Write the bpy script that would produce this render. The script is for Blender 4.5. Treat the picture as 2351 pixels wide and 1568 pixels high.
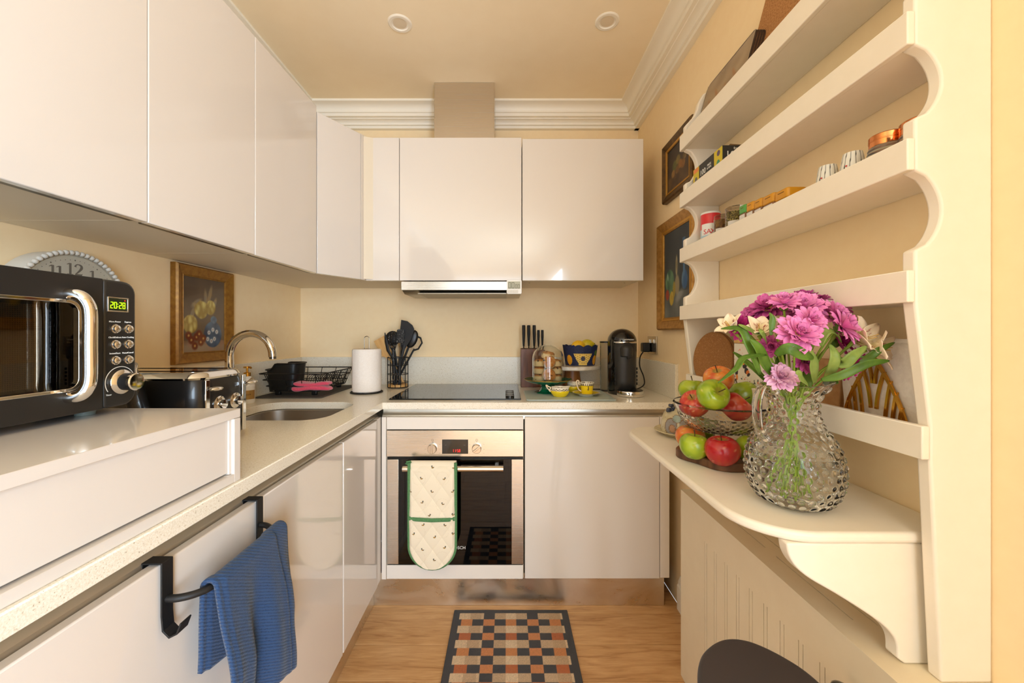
import bpy, bmesh, math, random
from math import sin, cos, pi, sqrt, radians, exp, hypot, atan2
from mathutils import Matrix, Vector, noise
from mathutils.geometry import delaunay_2d_cdt

SC = bpy.context.scene
for _o in list(bpy.data.objects):
    bpy.data.objects.remove(_o)
COL = SC.collection
random.seed(7)

# ------------------------------------------------------------------ camera
CAM_Z = 1.217
cam_d = bpy.data.cameras.new('camera')
cam_d.sensor_width = 36.0
cam_d.lens = 900.0 / 2351.0 * 36.0
cam_d.shift_x = (1175.5 - 1163.0) / 2351.0
cam_d.shift_y = (766.0 - 784.0) / 2351.0
cam_d.clip_start = 0.02
cam = bpy.data.objects.new('camera', cam_d)
cam.location = (0, 0, CAM_Z)
cam.rotation_euler = (radians(90), 0, 0)
COL.objects.link(cam)
SC.camera = cam

# ------------------------------------------------------------------ world, lights, exposure
def lin(c):
    c = c / 255.0
    return c / 12.92 if c <= 0.04045 else ((c + 0.055) / 1.055) ** 2.4
def rgb(r, g, b):
    return (lin(r), lin(g), lin(b), 1.0)

W = bpy.data.worlds.new('sky')
SC.world = W
W.use_nodes = True
_bg = W.node_tree.nodes['Background']
_bg.inputs[0].default_value = (0.80, 0.90, 1.0, 1)
_bg.inputs[1].default_value = 1.0

def area(name, loc, rot, sx, sy, power, col):
    l = bpy.data.lights.new(name, 'AREA')
    l.shape = 'RECTANGLE'; l.size = sx; l.size_y = sy
    l.energy = power; l.color = col
    o = bpy.data.objects.new(name, l)
    o.location = loc; o.rotation_euler = rot
    COL.objects.link(o)
    return o
# daylight behind the photographer: end-wall window, plus a shelf-wall window added as fill
area('window_daylight', (-0.22, -4.00, 1.40), (radians(90), 0, 0), 1.6, 1.9, 22, (0.78, 0.95, 1.15))
area('side_window_fill', (0.70, -1.95, 1.20), (radians(90), 0, radians(90)), 1.7, 1.7, 165, (0.75, 0.95, 1.17))
# fill light of an added pendant, unseen behind the photographer
_l = bpy.data.lights.new('pendant_fill', 'POINT')
_l.energy = 6; _l.color = (0.75, 0.95, 1.2); _l.shadow_soft_size = 0.2
_lo = bpy.data.objects.new('pendant_fill', _l); _lo.location = (-0.12, -1.9, 1.80); COL.objects.link(_lo)

SC.view_settings.view_transform = 'Standard'
SC.view_settings.look = 'None'
SC.view_settings.gamma = 1.0
SC.view_settings.use_curve_mapping = False
SC.view_settings.exposure = 0.30
SC.cycles.max_bounces = 20; SC.cycles.transmission_bounces = 20; SC.cycles.diffuse_bounces = 6; SC.cycles.transparent_max_bounces = 20

# ------------------------------------------------------------------ mesh helpers
def frame(o, u, v):
    u = Vector(u).normalized(); v = Vector(v).normalized(); w = u.cross(v)
    return Matrix(((u.x, v.x, w.x, o[0]), (u.y, v.y, w.y, o[1]), (u.z, v.z, w.z, o[2]), (0, 0, 0, 1)))
def T(x, y, z): return Matrix.Translation((x, y, z))
def R(deg, ax): return Matrix.Rotation(radians(deg), 4, ax)

class MB:
    def __init__(s): s.v = []; s.f = []
    def add(s, vs, fs, M=None):
        n = len(s.v)
        if M is not None: vs = [tuple(M @ Vector(p)) for p in vs]
        s.v += [tuple(p) for p in vs]
        s.f += [tuple(i + n for i in f) for f in fs]
        return s
    def box(s, x0, x1, y0, y1, z0, z1, M=None):
        vs = [(x0,y0,z0),(x1,y0,z0),(x1,y1,z0),(x0,y1,z0),(x0,y0,z1),(x1,y0,z1),(x1,y1,z1),(x0,y1,z1)]
        return s.add(vs, [(0,3,2,1),(4,5,6,7),(0,1,5,4),(1,2,6,5),(2,3,7,6),(3,0,4,7)], M)
    def prism(s, poly, lo, hi, plane='xy', M=None):
        """simple polygon (counter-clockwise) extruded along the third axis"""
        return s.plate(poly, [], lo, hi, plane, M)
    def plate(s, outer, holes, lo, hi, plane='xy', M=None):
        loops = [[tuple(p[:2]) for p in L] for L in [list(outer)] + [list(h) for h in holes]]
        for L in loops:                                   # drop repeated corners
            k = 0
            while k < len(L):
                if len(L) > 3 and hypot(L[k][0]-L[k-1][0], L[k][1]-L[k-1][1]) < 1e-6: L.pop(k)
                else: k += 1
        if not holes:                                     # plain outline: caps stay single faces
            L = loops[0]; n = len(L)
            if sum(L[i-1][0]*L[i][1]-L[i][0]*L[i-1][1] for i in range(n)) < 0: L.reverse()
            m = {'xy': lambda p, h: (p[0], p[1], h), 'xz': lambda p, h: (p[0], h, p[1]), 'yz': lambda p, h: (h, p[0], p[1])}[plane]
            vs = [m(p, lo) for p in L] + [m(p, hi) for p in L]
            fs = [tuple(reversed(range(n))), tuple(range(n, 2*n))] + [(i, (i+1) % n, (i+1) % n + n, i + n) for i in range(n)]
            if plane == 'xz': fs = [tuple(reversed(f)) for f in fs]
            return s.add(vs, fs, M)
        pts = []; edges = []
        for L in loops:
            b = len(pts); pts += [Vector(p[:2]) for p in L]
            edges += [(b + i, b + (i + 1) % len(L)) for i in range(len(L))]
        r = delaunay_2d_cdt(pts, edges, [], 1, 1e-7)
        v2, tris = r[0], r[2]
        def inside(p, L):
            c = False; n = len(L); j = n - 1
            for i in range(n):
                a, b = L[i], L[j]
                if (a[1] > p[1]) != (b[1] > p[1]) and p[0] < (b[0]-a[0])*(p[1]-a[1])/(b[1]-a[1])+a[0]: c = not c
                j = i
            return c
        keep = []
        for t in tris:
            c = sum((v2[i] for i in t), Vector((0, 0))) / len(t)
            if inside(c, loops[0]) and not any(inside(c, h) for h in loops[1:]): keep.append(t)
        def m(p, h):
            if plane == 'xy': return (p[0], p[1], h)
            if plane == 'xz': return (p[0], h, p[1])
            return (h, p[0], p[1])
        n = len(v2)
        vs = [m(p, lo) for p in v2] + [m(p, hi) for p in v2]
        fs = []
        for t in keep:
            fs.append(tuple(reversed(t))); fs.append(tuple(i + n for i in t))
        ec = {}
        for t in keep:
            for i in range(len(t)):
                a, b = t[i], t[(i+1) % len(t)]
                ec[(a, b)] = 1
        for (a, b) in ec:
            if (b, a) not in ec: fs.append((a, b, b + n, a + n))
        if plane == 'xz': fs = [tuple(reversed(f)) for f in fs]
        return s.add(vs, fs, M)
    def lathe(s, prof, seg=32, M=None, a0=0.0, close=True):
        """profile of (r,z) from bottom to top"""
        vs = []; fs = []; rows = []
        for (r, z) in prof:
            if r < 1e-6:
                rows.append([len(vs)]); vs.append((0, 0, z))
            else:
                rows.append(list(range(len(vs), len(vs) + seg)))
                vs += [(r*cos(a0+2*pi*i/seg), r*sin(a0+2*pi*i/seg), z) for i in range(seg)]
        for a, b in zip(rows, rows[1:]):
            for i in range(seg):
                j = (i + 1) % seg
                if len(a) == 1 and len(b) == 1: continue
                if len(a) == 1: fs.append((a[0], b[j], b[i]))
                elif len(b) == 1: fs.append((a[i], a[j], b[0]))
                else: fs.append((a[i], a[j], b[j], b[i]))
        if close:
            if len(rows[0]) > 1: fs.append(tuple(reversed(rows[0])))
            if len(rows[-1]) > 1: fs.append(tuple(rows[-1]))
        return s.add(vs, fs, M)
    def tube(s, path, r, seg=8, closed=False, M=None, flat=None, up=None):
        """sweep; r scalar or list; flat=(sx,sy) squashes the section"""
        P = [Vector(p) for p in path]; n = len(P)
        rs = r if isinstance(r, (list, tuple)) else [r] * n
        tan = []
        for i in range(n):
            a = P[(i-1) % n] if (closed or i > 0) else P[0]
            b = P[(i+1) % n] if (closed or i < n-1) else P[-1]
            tan.append((b - a).normalized())
        ref = Vector(up) if up else (Vector((0,0,1)) if abs(tan[0].z) < 0.9 else Vector((1,0,0)))
        nrm = (ref - tan[0] * ref.dot(tan[0])).normalized()
        vs = []; fs = []
        for i in range(n):
            nrm = (nrm - tan[i] * nrm.dot(tan[i])).normalized()
            b = tan[i].cross(nrm)
            for k in range(seg):
                a = 2*pi*k/seg
                cx, cy = cos(a), sin(a)
                if flat: cx *= flat[0]; cy *= flat[1]
                vs.append(tuple(P[i] + (nrm*cx + b*cy) * rs[i]))
        m = n if closed else n - 1
        for i in range(m):
            for k in range(seg):
                k2 = (k+1) % seg; i2 = (i+1) % n
                fs.append((i*seg+k, i*seg+k2, i2*seg+k2, i2*seg+k))
        if not closed:
            fs.append(tuple(reversed(range(seg)))); fs.append(tuple((n-1)*seg + k for k in range(seg)))
        return s.add(vs, fs, M)
    def ball(s, rx, ry=None, rz=None, M=None, seg=16, rings=10):
        ry = rx if ry is None else ry; rz = rx if rz is None else rz
        pr = [(sin(pi*i/rings), -cos(pi*i/rings)) for i in range(rings+1)]
        pr[0] = (0, -1); pr[-1] = (0, 1)
        S = Matrix.Diagonal((rx, ry, rz, 1))
        return s.lathe(pr, seg, (M @ S) if M is not None else S)
    def grid(s, fn, nu, nv, closeu=False, M=None):
        vs = [fn(i/(nu if closeu else nu-1), j/(nv-1)) for j in range(nv) for i in range(nu)]
        fs = []
        for j in range(nv-1):
            for i in range(nu if closeu else nu-1):
                i2 = (i+1) % nu
                fs.append((j*nu+i, j*nu+i2, (j+1)*nu+i2, (j+1)*nu+i))
        return s.add(vs, fs, M)
    def text(s, txt, size, M, ext=0.0003, align='CENTER'):
        c = bpy.data.curves.new('lettering', 'FONT')
        c.body = txt; c.size = size; c.align_x = align; c.align_y = 'CENTER'; c.extrude = ext; c.resolution_u = 3
        o = bpy.data.objects.new('lettering', c)
        me = bpy.data.meshes.new_from_object(o)
        s.add([tuple(v.co) for v in me.vertices], [tuple(p.vertices) for p in me.polygons], M)
        bpy.data.objects.remove(o); bpy.data.curves.remove(c); bpy.data.meshes.remove(me)
        return s
    def seg7(s, digits, w, h, t, gap, M, ext=0.0002):
        on = {'0':'abcdef','1':'bc','2':'abged','3':'abgcd','4':'fgbc','5':'afgcd','6':'afgedc','7':'abc','8':'abcdefg','9':'abcdfg'}
        x = 0
        for d in digits:
            if d == ':':
                for yy in (h*0.3, h*0.7): s.box(x-t*.2, x+t*.8, yy-t*.5, yy+t*.5, 0, ext, M)
                x += t + gap; continue
            e = t*0.15
            q = {'a':(x+t*.5, x+w-t*.5, h-t, h),'d':(x+t*.5, x+w-t*.5, 0, t),'g':(x+t*.5, x+w-t*.5, h/2-t/2, h/2+t/2),
                 'b':(x+w-t, x+w, h/2+e, h-e),'c':(x+w-t, x+w, e, h/2-e),'f':(x, x+t, h/2+e, h-e),'e':(x, x+t, e, h/2-e)}
            for k in on[d]: s.box(*q[k], 0, ext, M)
            x += w + gap
        return s

def mk(name, mb, mat, parent=None, label=None, cat=None, group=None, kind=None, bevel=0, bseg=2, smooth=True,
       loc=None, M=None, col=None, sharp=35, world=False, subsurf=0, solid=0, mats=None, matfn=None):
    me = bpy.data.meshes.new(name)
    vs = mb.v
    if world and parent is not None:
        pl = parent.location
        vs = [(p[0]-pl.x, p[1]-pl.y, p[2]-pl.z) for p in vs]
    me.from_pydata(vs, [], mb.f)
    me.validate(); 
    if col is not None:
        at = me.color_attributes.new('Col', 'FLOAT_COLOR', 'POINT')
        for i, p in enumerate(mb.v):
            c = col(p)
            at.data[i].color = (lin(c[0]), lin(c[1]), lin(c[2]), 1)
    for m in ([mat] + (mats or [])): me.materials.append(m)
    if matfn:
        for p in me.polygons: p.material_index = matfn(p.center, p.normal)
    if smooth:
        me.shade_smooth(); me.set_sharp_from_angle(angle=radians(sharp))
    me.update()
    o = bpy.data.objects.new(name, me)
    COL.objects.link(o)
    if parent is not None: o.parent = parent
    if loc is not None: o.location = loc
    if M is not None: o.matrix_local = M
    return fin(o, label, cat, group, kind, bevel, bseg, subsurf, solid)

def fin(o, label=None, cat=None, group=None, kind=None, bevel=0, bseg=2, subsurf=0, solid=0):
    if label: o['label'] = label
    if cat: o['category'] = cat
    if group: o['group'] = group
    if kind: o['kind'] = kind
    if solid:
        m = o.modifiers.new('thickness', 'SOLIDIFY'); m.thickness = solid; m.offset = 0
    if bevel:
        m = o.modifiers.new('soft_edges', 'BEVEL'); m.width = bevel; m.segments = bseg; m.limit_method = 'ANGLE'; m.angle_limit = radians(40)
        m.harden_normals = False
    if subsurf:
        m = o.modifiers.new('smoothing', 'SUBSURF'); m.levels = subsurf; m.render_levels = subsurf
    return o

def thing(name, loc, label, cat, group=None, kind=None, M=None):
    o = bpy.data.objects.new(name, None)
    o.empty_display_size = 0.02
    COL.objects.link(o)
    o.location = loc
    if M is not None: o.matrix_local = M
    return fin(o, label, cat, group, kind)

def dup(root, loc=None, rotz=None, label=None, M=None):
    def cp(o, par):
        c = o.copy(); COL.objects.link(c); c.parent = par
        for ch in list(o.children): cp(ch, c)
        return c
    r = cp(root, None)
    if loc is not None: r.location = loc
    if rotz is not None: r.rotation_euler = (0, 0, rotz)
    if M is not None: r.matrix_local = M
    if label: r['label'] = label
    return r

def arc(cx, cy, r, a0, a1, n):
    return [(cx + r*cos(radians(a0+(a1-a0)*i/n)), cy + r*sin(radians(a0+(a1-a0)*i/n))) for i in range(n+1)]
def rrect(x0, x1, y0, y1, r, n=6):
    return arc(x1-r, y0+r, r, -90, 0, n) + arc(x1-r, y1-r, r, 0, 90, n) + arc(x0+r, y1-r, r, 90, 180, n) + arc(x0+r, y0+r, r, 180, 270, n)
def catmull(pts, n=8, closed=False):
    P = [Vector(p) for p in pts]; out = []; m = len(P)
    for i in range(m if closed else m-1):
        g = (lambda k: P[k % m]) if closed else (lambda k: P[max(0, min(m-1, k))])
        p0, p1, p2, p3 = g(i-1), g(i), g(i+1), g(i+2)
        for k in range(n):
            t = k/n
            out.append(0.5*((2*p1) + (p2-p0)*t + (2*p0-5*p1+4*p2-p3)*t*t + (3*p1-p0-3*p2+p3)*t**3))
    if not closed: out.append(P[-1])
    return [tuple(p) for p in out]

# ------------------------------------------------------------------ materials
_mats = {}
def mat(name, col=(200,200,200), rough=0.5, metal=0.0, spec=0.5, coat=0.0, coat_rough=0.05, trans=0.0, ior=1.45, emit=None, es=0.0,
        sheen=0.0, sss=0.0, alpha=1.0, vcol=False):
    if name in _mats: return _mats[name]
    m = bpy.data.materials.new(name); m.use_nodes = True
    b = m.node_tree.nodes['Principled BSDF']
    b.inputs['Base Color'].default_value = rgb(*col)
    b.inputs['Roughness'].default_value = rough
    b.inputs['Metallic'].default_value = metal
    b.inputs['Specular IOR Level'].default_value = spec
    b.inputs['Coat Weight'].default_value = coat
    b.inputs['Coat Roughness'].default_value = coat_rough
    b.inputs['Transmission Weight'].default_value = trans
    b.inputs['IOR'].default_value = ior
    b.inputs['Sheen Weight'].default_value = sheen
    b.inputs['Subsurface Weight'].default_value = sss
    if sss: b.inputs['Subsurface Radius'].default_value = (0.01, 0.006, 0.003)
    if emit:
        b.inputs['Emission Color'].default_value = rgb(*emit); b.inputs['Emission Strength'].default_value = es
    if vcol:
        a = m.node_tree.nodes.new('ShaderNodeAttribute'); a.attribute_name = 'Col'
        m.node_tree.links.new(a.outputs['Color'], b.inputs['Base Color'])
    _mats[name] = m
    return m
def nd(m, typ, **kw):
    n = m.node_tree.nodes.new(typ)
    for k, v in kw.items(): setattr(n, k, v)
    return n
def ln(m, a, b): m.node_tree.links.new(a, b)
def bsdf(m): return m.node_tree.nodes['Principled BSDF']
def coords(m, scale=(1,1,1), rot=(0,0,0)):
    tc = nd(m, 'ShaderNodeTexCoord'); mp = nd(m, 'ShaderNodeMapping')
    mp.inputs['Scale'].default_value = scale; mp.inputs['Rotation'].default_value = rot
    ln(m, tc.outputs['Object'], mp.inputs['Vector'])
    return mp.outputs['Vector']
def ramp(m, fac, stops, interp='LINEAR'):
    r = nd(m, 'ShaderNodeValToRGB'); r.color_ramp.interpolation = interp
    e = r.color_ramp.elements
    while len(e) > len(stops): e.remove(e[-1])
    while len(e) < len(stops): e.new(0.5)
    for el, (p, c) in zip(e, stops): el.position = p; el.color = rgb(*c)
    ln(m, fac, r.inputs['Fac'])
    return r.outputs['Color']
def noise_n(m, vec, scale, detail=3, rough=0.5, dist=0.0):
    n = nd(m, 'ShaderNodeTexNoise'); n.inputs['Scale'].default_value = scale; n.inputs['Detail'].default_value = detail
    n.inputs['Roughness'].default_value = rough; n.inputs['Distortion'].default_value = dist
    ln(m, vec, n.inputs['Vector']); return n.outputs['Fac']
def bump(m, h, strength, dist=0.001):
    b = nd(m, 'ShaderNodeBump'); b.inputs['Strength'].default_value = strength; b.inputs['Distance'].default_value = dist
    ln(m, h, b.inputs['Height']); ln(m, b.outputs['Normal'], bsdf(m).inputs['Normal'])
def noisy(name, stops, scale, vscale=(1,1,1), detail=4, bstr=0.0, bdist=0.001, dist=0.0, **kw):
    if name in _mats: return _mats[name]
    m = mat(name, stops[0][1], **kw)
    f = noise_n(m, coords(m, vscale), scale, detail, 0.55, dist)
    ln(m, ramp(m, f, stops), bsdf(m).inputs['Base Color'])
    if bstr: bump(m, f, bstr, bdist)
    return m

WALL = noisy('cream_wall_paint', [(0.3,(248,222,179)),(0.7,(250,226,184))], 30, rough=0.75, spec=0.25, bstr=0.08, bdist=0.0006)
CEIL = noisy('cream_ceiling_paint', [(0.3,(252,235,204)),(0.7,(254,238,208))], 12, rough=0.8, spec=0.2)
TRIM = mat('white_trim_paint', (246,238,222), 0.45)
SHELF = noisy('cream_eggshell_paint', [(0.3,(240,229,211)),(0.7,(243,232,215))], 25, rough=0.42, bstr=0.06, bdist=0.0006)
GLOSS = mat('white_gloss_lacquer', (226,217,207), 0.10, spec=0.5, coat=0.6, coat_rough=0.03)
SATIN = mat('white_satin_board', (232,223,212), 0.35)
CARC = mat('pale_carcass_board', (226,212,188), 0.55)
CHROME = mat('chrome', (225,222,218), 0.06, metal=1.0)
GOLD = mat('brass_gold', (214,160,70), 0.22, metal=1.0)
BLACKP = mat('black_plastic', (22,21,20), 0.35)
BLACKM = mat('matt_black', (20,19,19), 0.55)
BLACKG = mat('black_gloss', (9,8,8), 0.08, coat=0.5)
WIRE = mat('black_wire', (24,22,21), 0.45, metal=0.3)
DARK = mat('dark_gap', (18,15,12), 0.9)
VC = mat('painted_print', rough=0.55, vcol=True)
VCG = mat('glazed_print', rough=0.15, vcol=True, coat=0.5)
def steel():
    m = mat('brushed_steel', (214,206,194), 0.30, metal=1.0)
    f = noise_n(m, coords(m, (1, 300, 300)), 3, 3)
    r = nd(m, 'ShaderNodeMapRange'); r.inputs[3].default_value = 0.16; r.inputs[4].default_value = 0.34
    ln(m, f, r.inputs[0]); ln(m, r.outputs[0], bsdf(m).inputs['Roughness'])
    bump(m, f, 0.05, 0.0004)
    return m
STEEL = steel()
GLASS = mat('clear_glass', (250,252,250), 0.0, trans=1.0, ior=1.46)
WHITEP = mat('white_plastic', (238,234,226), 0.3)
INK = mat('white_ink', (235,232,225), 0.6)
# ================================================================== the room
XL, XR, YB, YN, ZC = -1.209, 0.772, 2.301, -4.07, 2.517
def st(name, mb, m, **kw):
    return mk(name, mb, m, kind='structure', **kw)
OAK = mat('oak_plank', (176,124,72), 0.38, spec=0.4)
def _oak():
    m = OAK
    oi = nd(m, 'ShaderNodeObjectInfo')
    tc = nd(m, 'ShaderNodeTexCoord'); mp = nd(m, 'ShaderNodeMapping'); mp.inputs['Scale'].default_value = (1.6, 14, 14)
    ad = nd(m, 'ShaderNodeVectorMath'); ad.operation = 'ADD'
    sc = nd(m, 'ShaderNodeVectorMath'); sc.operation = 'SCALE'; sc.inputs[3].default_value = 37.0
    cb = nd(m, 'ShaderNodeCombineXYZ'); ln(m, oi.outputs['Random'], cb.inputs[0]); ln(m, oi.outputs['Random'], cb.inputs[1])
    ln(m, cb.outputs[0], sc.inputs[0]); ln(m, tc.outputs['Object'], mp.inputs[0])
    ln(m, mp.outputs[0], ad.inputs[0]); ln(m, sc.outputs[0], ad.inputs[1])
    f = noise_n(m, ad.outputs[0], 2.2, 6, 0.6, 1.2)
    w = nd(m, 'ShaderNodeTexNoise'); w.inputs['Scale'].default_value = 9; w.inputs['Detail'].default_value = 4; ln(m, ad.outputs[0], w.inputs['Vector'])
    mx = nd(m, 'ShaderNodeMath'); mx.operation = 'ADD'; ln(m, f, mx.inputs[0])
    m2 = nd(m, 'ShaderNodeMath'); m2.operation = 'MULTIPLY'; m2.inputs[1].default_value = 0.35; ln(m, w.outputs['Fac'], m2.inputs[0]); ln(m, m2.outputs[0], mx.inputs[1])
    ln(m, ramp(m, mx.outputs[0], [(0.42,(166,116,68)),(0.62,(198,150,98)),(0.85,(214,168,116))]), bsdf(m).inputs['Base Color'])
    bump(m, mx.outputs[0], 0.1, 0.0008)
_oak()
fl = st('floor', MB().box(XL, XR, YN, YB, -0.06, -0.016), mat('subfloor', (70,50,30), 0.9), label='oak plank floor laid across the narrow kitchen')
yb = YB - 0.002
edges_y = [1.872, 1.703, 1.534, 1.3725]
while edges_y[-1] > YN + 0.2: edges_y.append(edges_y[-1] - 0.165)
hi = YB
for k, lo in enumerate(edges_y):
    cuts = [XL, XR] if k in (1, 2, 3) else [XL, XL + 0.5 + 0.35*((k*7) % 4), XR]
    for a, b in zip(cuts, cuts[1:]):
        mk('plank', MB().box(a + .0006, b - .0006, lo + .0006, hi - .0006, -0.0158, 0), OAK, fl, bevel=0.0012, bseg=1)
    hi = lo
st('wall_back', MB().box(XL-.1, XR+.1, YB, YB+.1, 0, ZC), WALL)
st('wall_left', MB().box(XL-.1, XL, YN, YB, 0, ZC), WALL)
st('wall_right', MB().plate([(YN,0),(YB,0),(YB,ZC),(YN,ZC)], [[(-2.85,.30),(-1.05,.30),(-1.05,2.10),(-2.85,2.10)]], XR, XR+.1, 'yz'), WALL)
wf = st('added_window', MB().plate([(-2.85,.30),(-1.05,.30),(-1.05,2.10),(-2.85,2.10)], [[(-2.80,.35),(-1.97,.35),(-1.97,2.05),(-2.80,2.05)],[(-1.93,.35),(-1.10,.35),(-1.10,2.05),(-1.93,2.05)]], XR+.02, XR+.07, 'yz'), TRIM)  # unseen window added to light the cabinet side
mk('pane', MB().box(XR+.045,XR+.049,-2.80,-1.97,.35,2.05), GLASS, wf); mk('pane', MB().box(XR+.045,XR+.049,-1.93,-1.10,.35,2.05), GLASS, wf)
st('ceiling', MB().box(XL-.1, XR+.1, YN-.1, YB+.1, ZC, ZC+.08), CEIL)
st('wall_near', MB().plate([(XL-.1,0),(XR+.1,0),(XR+.1,ZC),(XL-.1,ZC)], [[(-1.1,.3),(.66,.3),(.66,2.4),(-1.1,2.4)]], YN-.1, YN, 'xz'), WALL)
wf = st('window_1', MB().plate([(-1.1,.3),(.66,.3),(.66,2.4),(-1.1,2.4)], [[(-1.05,.35),(-.24,.35),(-.24,2.35),(-1.05,2.35)],[(-.20,.35),(.61,.35),(.61,2.35),(-.20,2.35)]], YN-.075, YN-.02, 'xz'), TRIM)
mk('pane', MB().box(-1.05,-.24,YN-.05,YN-.046,.35,2.35), GLASS, wf); mk('pane', MB().box(-.20,.61,YN-.05,YN-.046,.35,2.35), GLASS, wf)
# cornice: profile (projection from wall, drop below ceiling)
def cove(a, b, n=5, inv=False):
    out = []
    for i in range(1, n+1):
        t = pi/2*i/n
        k = (sin(t), 1-cos(t)) if not inv else (1-cos(t), sin(t))
        out.append((a[0]+(b[0]-a[0])*k[0], a[1]+(b[1]-a[1])*k[1]))
    return out
cp = [(0,0),(.134,0),(.134,-.011),(.126,-.013)]
cp += cove((.126,-.013),(.088,-.043)) + [(.088,-.049),(.081,-.051),(.079,-.066),(.064,-.068),(.062,-.072)]
cp += cove((.062,-.072),(.036,-.088)) + [(.036,-.093),(.026,-.095),(.024,-.108),(0,-.108)]
st('trim_1', MB().prism([(YB-a, ZC+b) for a, b in cp], XL, XR, 'yz'), TRIM, sharp=25, label='moulded white cornice along the back wall')
st('trim_2', MB().prism([(XR-a, ZC+b) for a, b in cp], YN, YB, 'xz'), TRIM, sharp=25, label='moulded white cornice along the shelf wall')
st('trim_3', MB().prism([(XL+a, ZC+b) for a, b in cp], YN, YB, 'xz'), TRIM, sharp=25, label='moulded white cornice behind the tall wall cabinets')
sk = [(0,0),(.018,0),(.018,.105),(.013,.112),(.013,.122),(.007,.135),(.004,.145),(0,.145)]
st('baseboard_right', MB().prism([(XR-a, b) for a, b in sk], YN, 1.735, 'xz'), TRIM, sharp=25)
# recessed ceiling spots
def downlight(x, y, label):
    t = thing('ceiling_spotlight', (x, y, ZC), label, 'spotlight', 'recessed ceiling spots')
    mk('bezel', MB().lathe([(.033,-.001),(.035,-.0045),(.045,-.0045),(.050,-.001),(.050,.0)], 40), TRIM, t)
    mk('lens', MB().lathe([(0,-.0022),(.02,-.0016),(.0335,-.0006),(.0335,.0)], 32), mat('spot_lens', (228,212,186), 0.25), t)
downlight(-.447, 1.643, 'round white recessed ceiling spotlight on the wall-cabinet side of the steel duct')
downlight(.419, 1.632, 'round white recessed ceiling spotlight beside the cornice of the shelf wall')
# added behind the photographer: dark case to absorb bounce, pendant for fill
bk_ = thing('blocker', (-1.05, -2.0, 0), 'tall dark walnut bookcase added unseen behind the photographer to cut bounced window light', 'blocker')
DW = mat('dark_walnut', (52,36,26), .5)
mk('back_board', MB().box(XL+.002, XL+.012, -2.85, -1.05, 0, 2.30), DW, bk_, world=True)
for y in (-2.85, -1.96, -1.07): mk('side_board', MB().box(XL+.012, XL+.30, y, y+.02, 0, 2.30), DW, bk_, world=True)
for z in (.05, .48, .92, 1.36, 1.80, 2.28): mk('shelf_board', MB().box(XL+.012, XL+.295, -2.83, -1.07, z, z+.02), DW, bk_, world=True)
cl = thing('added_pendant', (-.12, -1.9, 1.80), 'pendant lamp with an open wire globe added unseen behind the photographer as fill', 'pendant lamp')
mk('flex', MB().tube([(0,0,.23),(0,0,ZC-1.80)], .004, 8), TRIM, cl)
mk('wire_globe', (lambda b: [b.tube([(.22*cos(a)*cos(k*pi/4), .22*cos(a)*sin(k*pi/4), .22*sin(a)) for a in [2*pi*i/24 for i in range(24)]], .002, 5, closed=True) for k in range(4)] and b)(MB()), TRIM, cl)

# ================================================================== worktop, upstands
def quartz():
    m = mat('speckled_quartz', (214,202,176), 0.16, spec=0.5)
    v = coords(m)
    a = noise_n(m, v, 260, 2, 0.6); b = noise_n(m, v, 520, 2, 0.7)
    c1 = nd(m, 'ShaderNodeMath'); c1.operation = 'MINIMUM'; ln(m, a, c1.inputs[0]); ln(m, b, c1.inputs[1])
    ln(m, ramp(m, c1.outputs[0], [(0.25,(150,134,108)),(0.325,(228,217,196)),(0.45,(236,228,210)),(0.62,(245,239,225))]), bsdf(m).inputs['Base Color'])
    return m
QUARTZ = quartz()
CT, CB = 0.920, 0.890
sink_hole = rrect(-1.03, -.64, 1.343, 1.70, .085, 10)
outer = [(XL, -.6), (-.535, -.6), (-.535, 1.690), (.757, 1.690), (XR, 1.690), (XR, YB), (XL, YB)]
mk('worktop', MB().plate(outer, [sink_hole], CB, CT), QUARTZ, label='pale speckled quartz worktop wrapping round the corner', cat='worktop', bevel=0.0022, sharp=30)
def up(name, args, label):
    mk(name, MB().box(*args), QUARTZ, label=label, cat='upstand', bevel=0.0015)
up('upstand', (XL+.015, XR-.015, YB-.015, YB, CT, 1.081), 'speckled quartz upstand strip along the back wall behind the hob')
up('upstand', (XL, XL+.015, -.6, YB, CT, 1.081), 'speckled quartz upstand strip under the rose painting')
up('upstand', (XR-.015, XR, 1.76, YB, CT, 1.079), 'short speckled quartz upstand strip beside the black coffee machine')
# ================================================================== base cabinets
ZD1, ZD0 = .853, .1465
FXL = -.545      # door front of the long run
def door_left(parent, y0, y1, z0=ZD0, z1=ZD1):
    return mk('door', MB().box(FXL-.019, FXL, y0+.0015, y1-.0015, z0, z1), GLOSS, parent, bevel=0.0025, world=True)
def carc(parent, x0, x1, y0, y1, z0, z1, t=.016, openx=None):
    b = MB().box(x0, x1, y0, y0+t, z0, z1).box(x0, x1, y1-t, y1, z0, z1).box(x0, x1, y0+t, y1-t, z0, z0+t)
    if openx == '+x': b.box(x0, x0+t, y0+t, y1-t, z0+t, z1)
    if openx == '-y': b = MB().box(x0, x0+t, y0, y1, z0, z1).box(x1-t, x1, y0, y1, z0, z1).box(x0+t, x1-t, y0, y1, z0, z0+t).box(x0+t, x1-t, y1-t, y1, z0+t, z1)
    return mk('carcass', b, CARC, parent, world=True)
bc = thing('base_cabinet', (-.87, .47, 0), 'white gloss base cabinet door carrying the blue towel', 'cabinet', 'white gloss base cabinets')
carc(bc, XL+.002, FXL-.021, .282, .874, ZD0, ZD1-.004, openx='+x'); door_left(bc, .28, .876)
bc = thing('base_cabinet', (-.87, 1.09, 0), 'white gloss base cabinet next to the hanging blue towel, reflecting the oven', 'cabinet', 'white gloss base cabinets')
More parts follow.
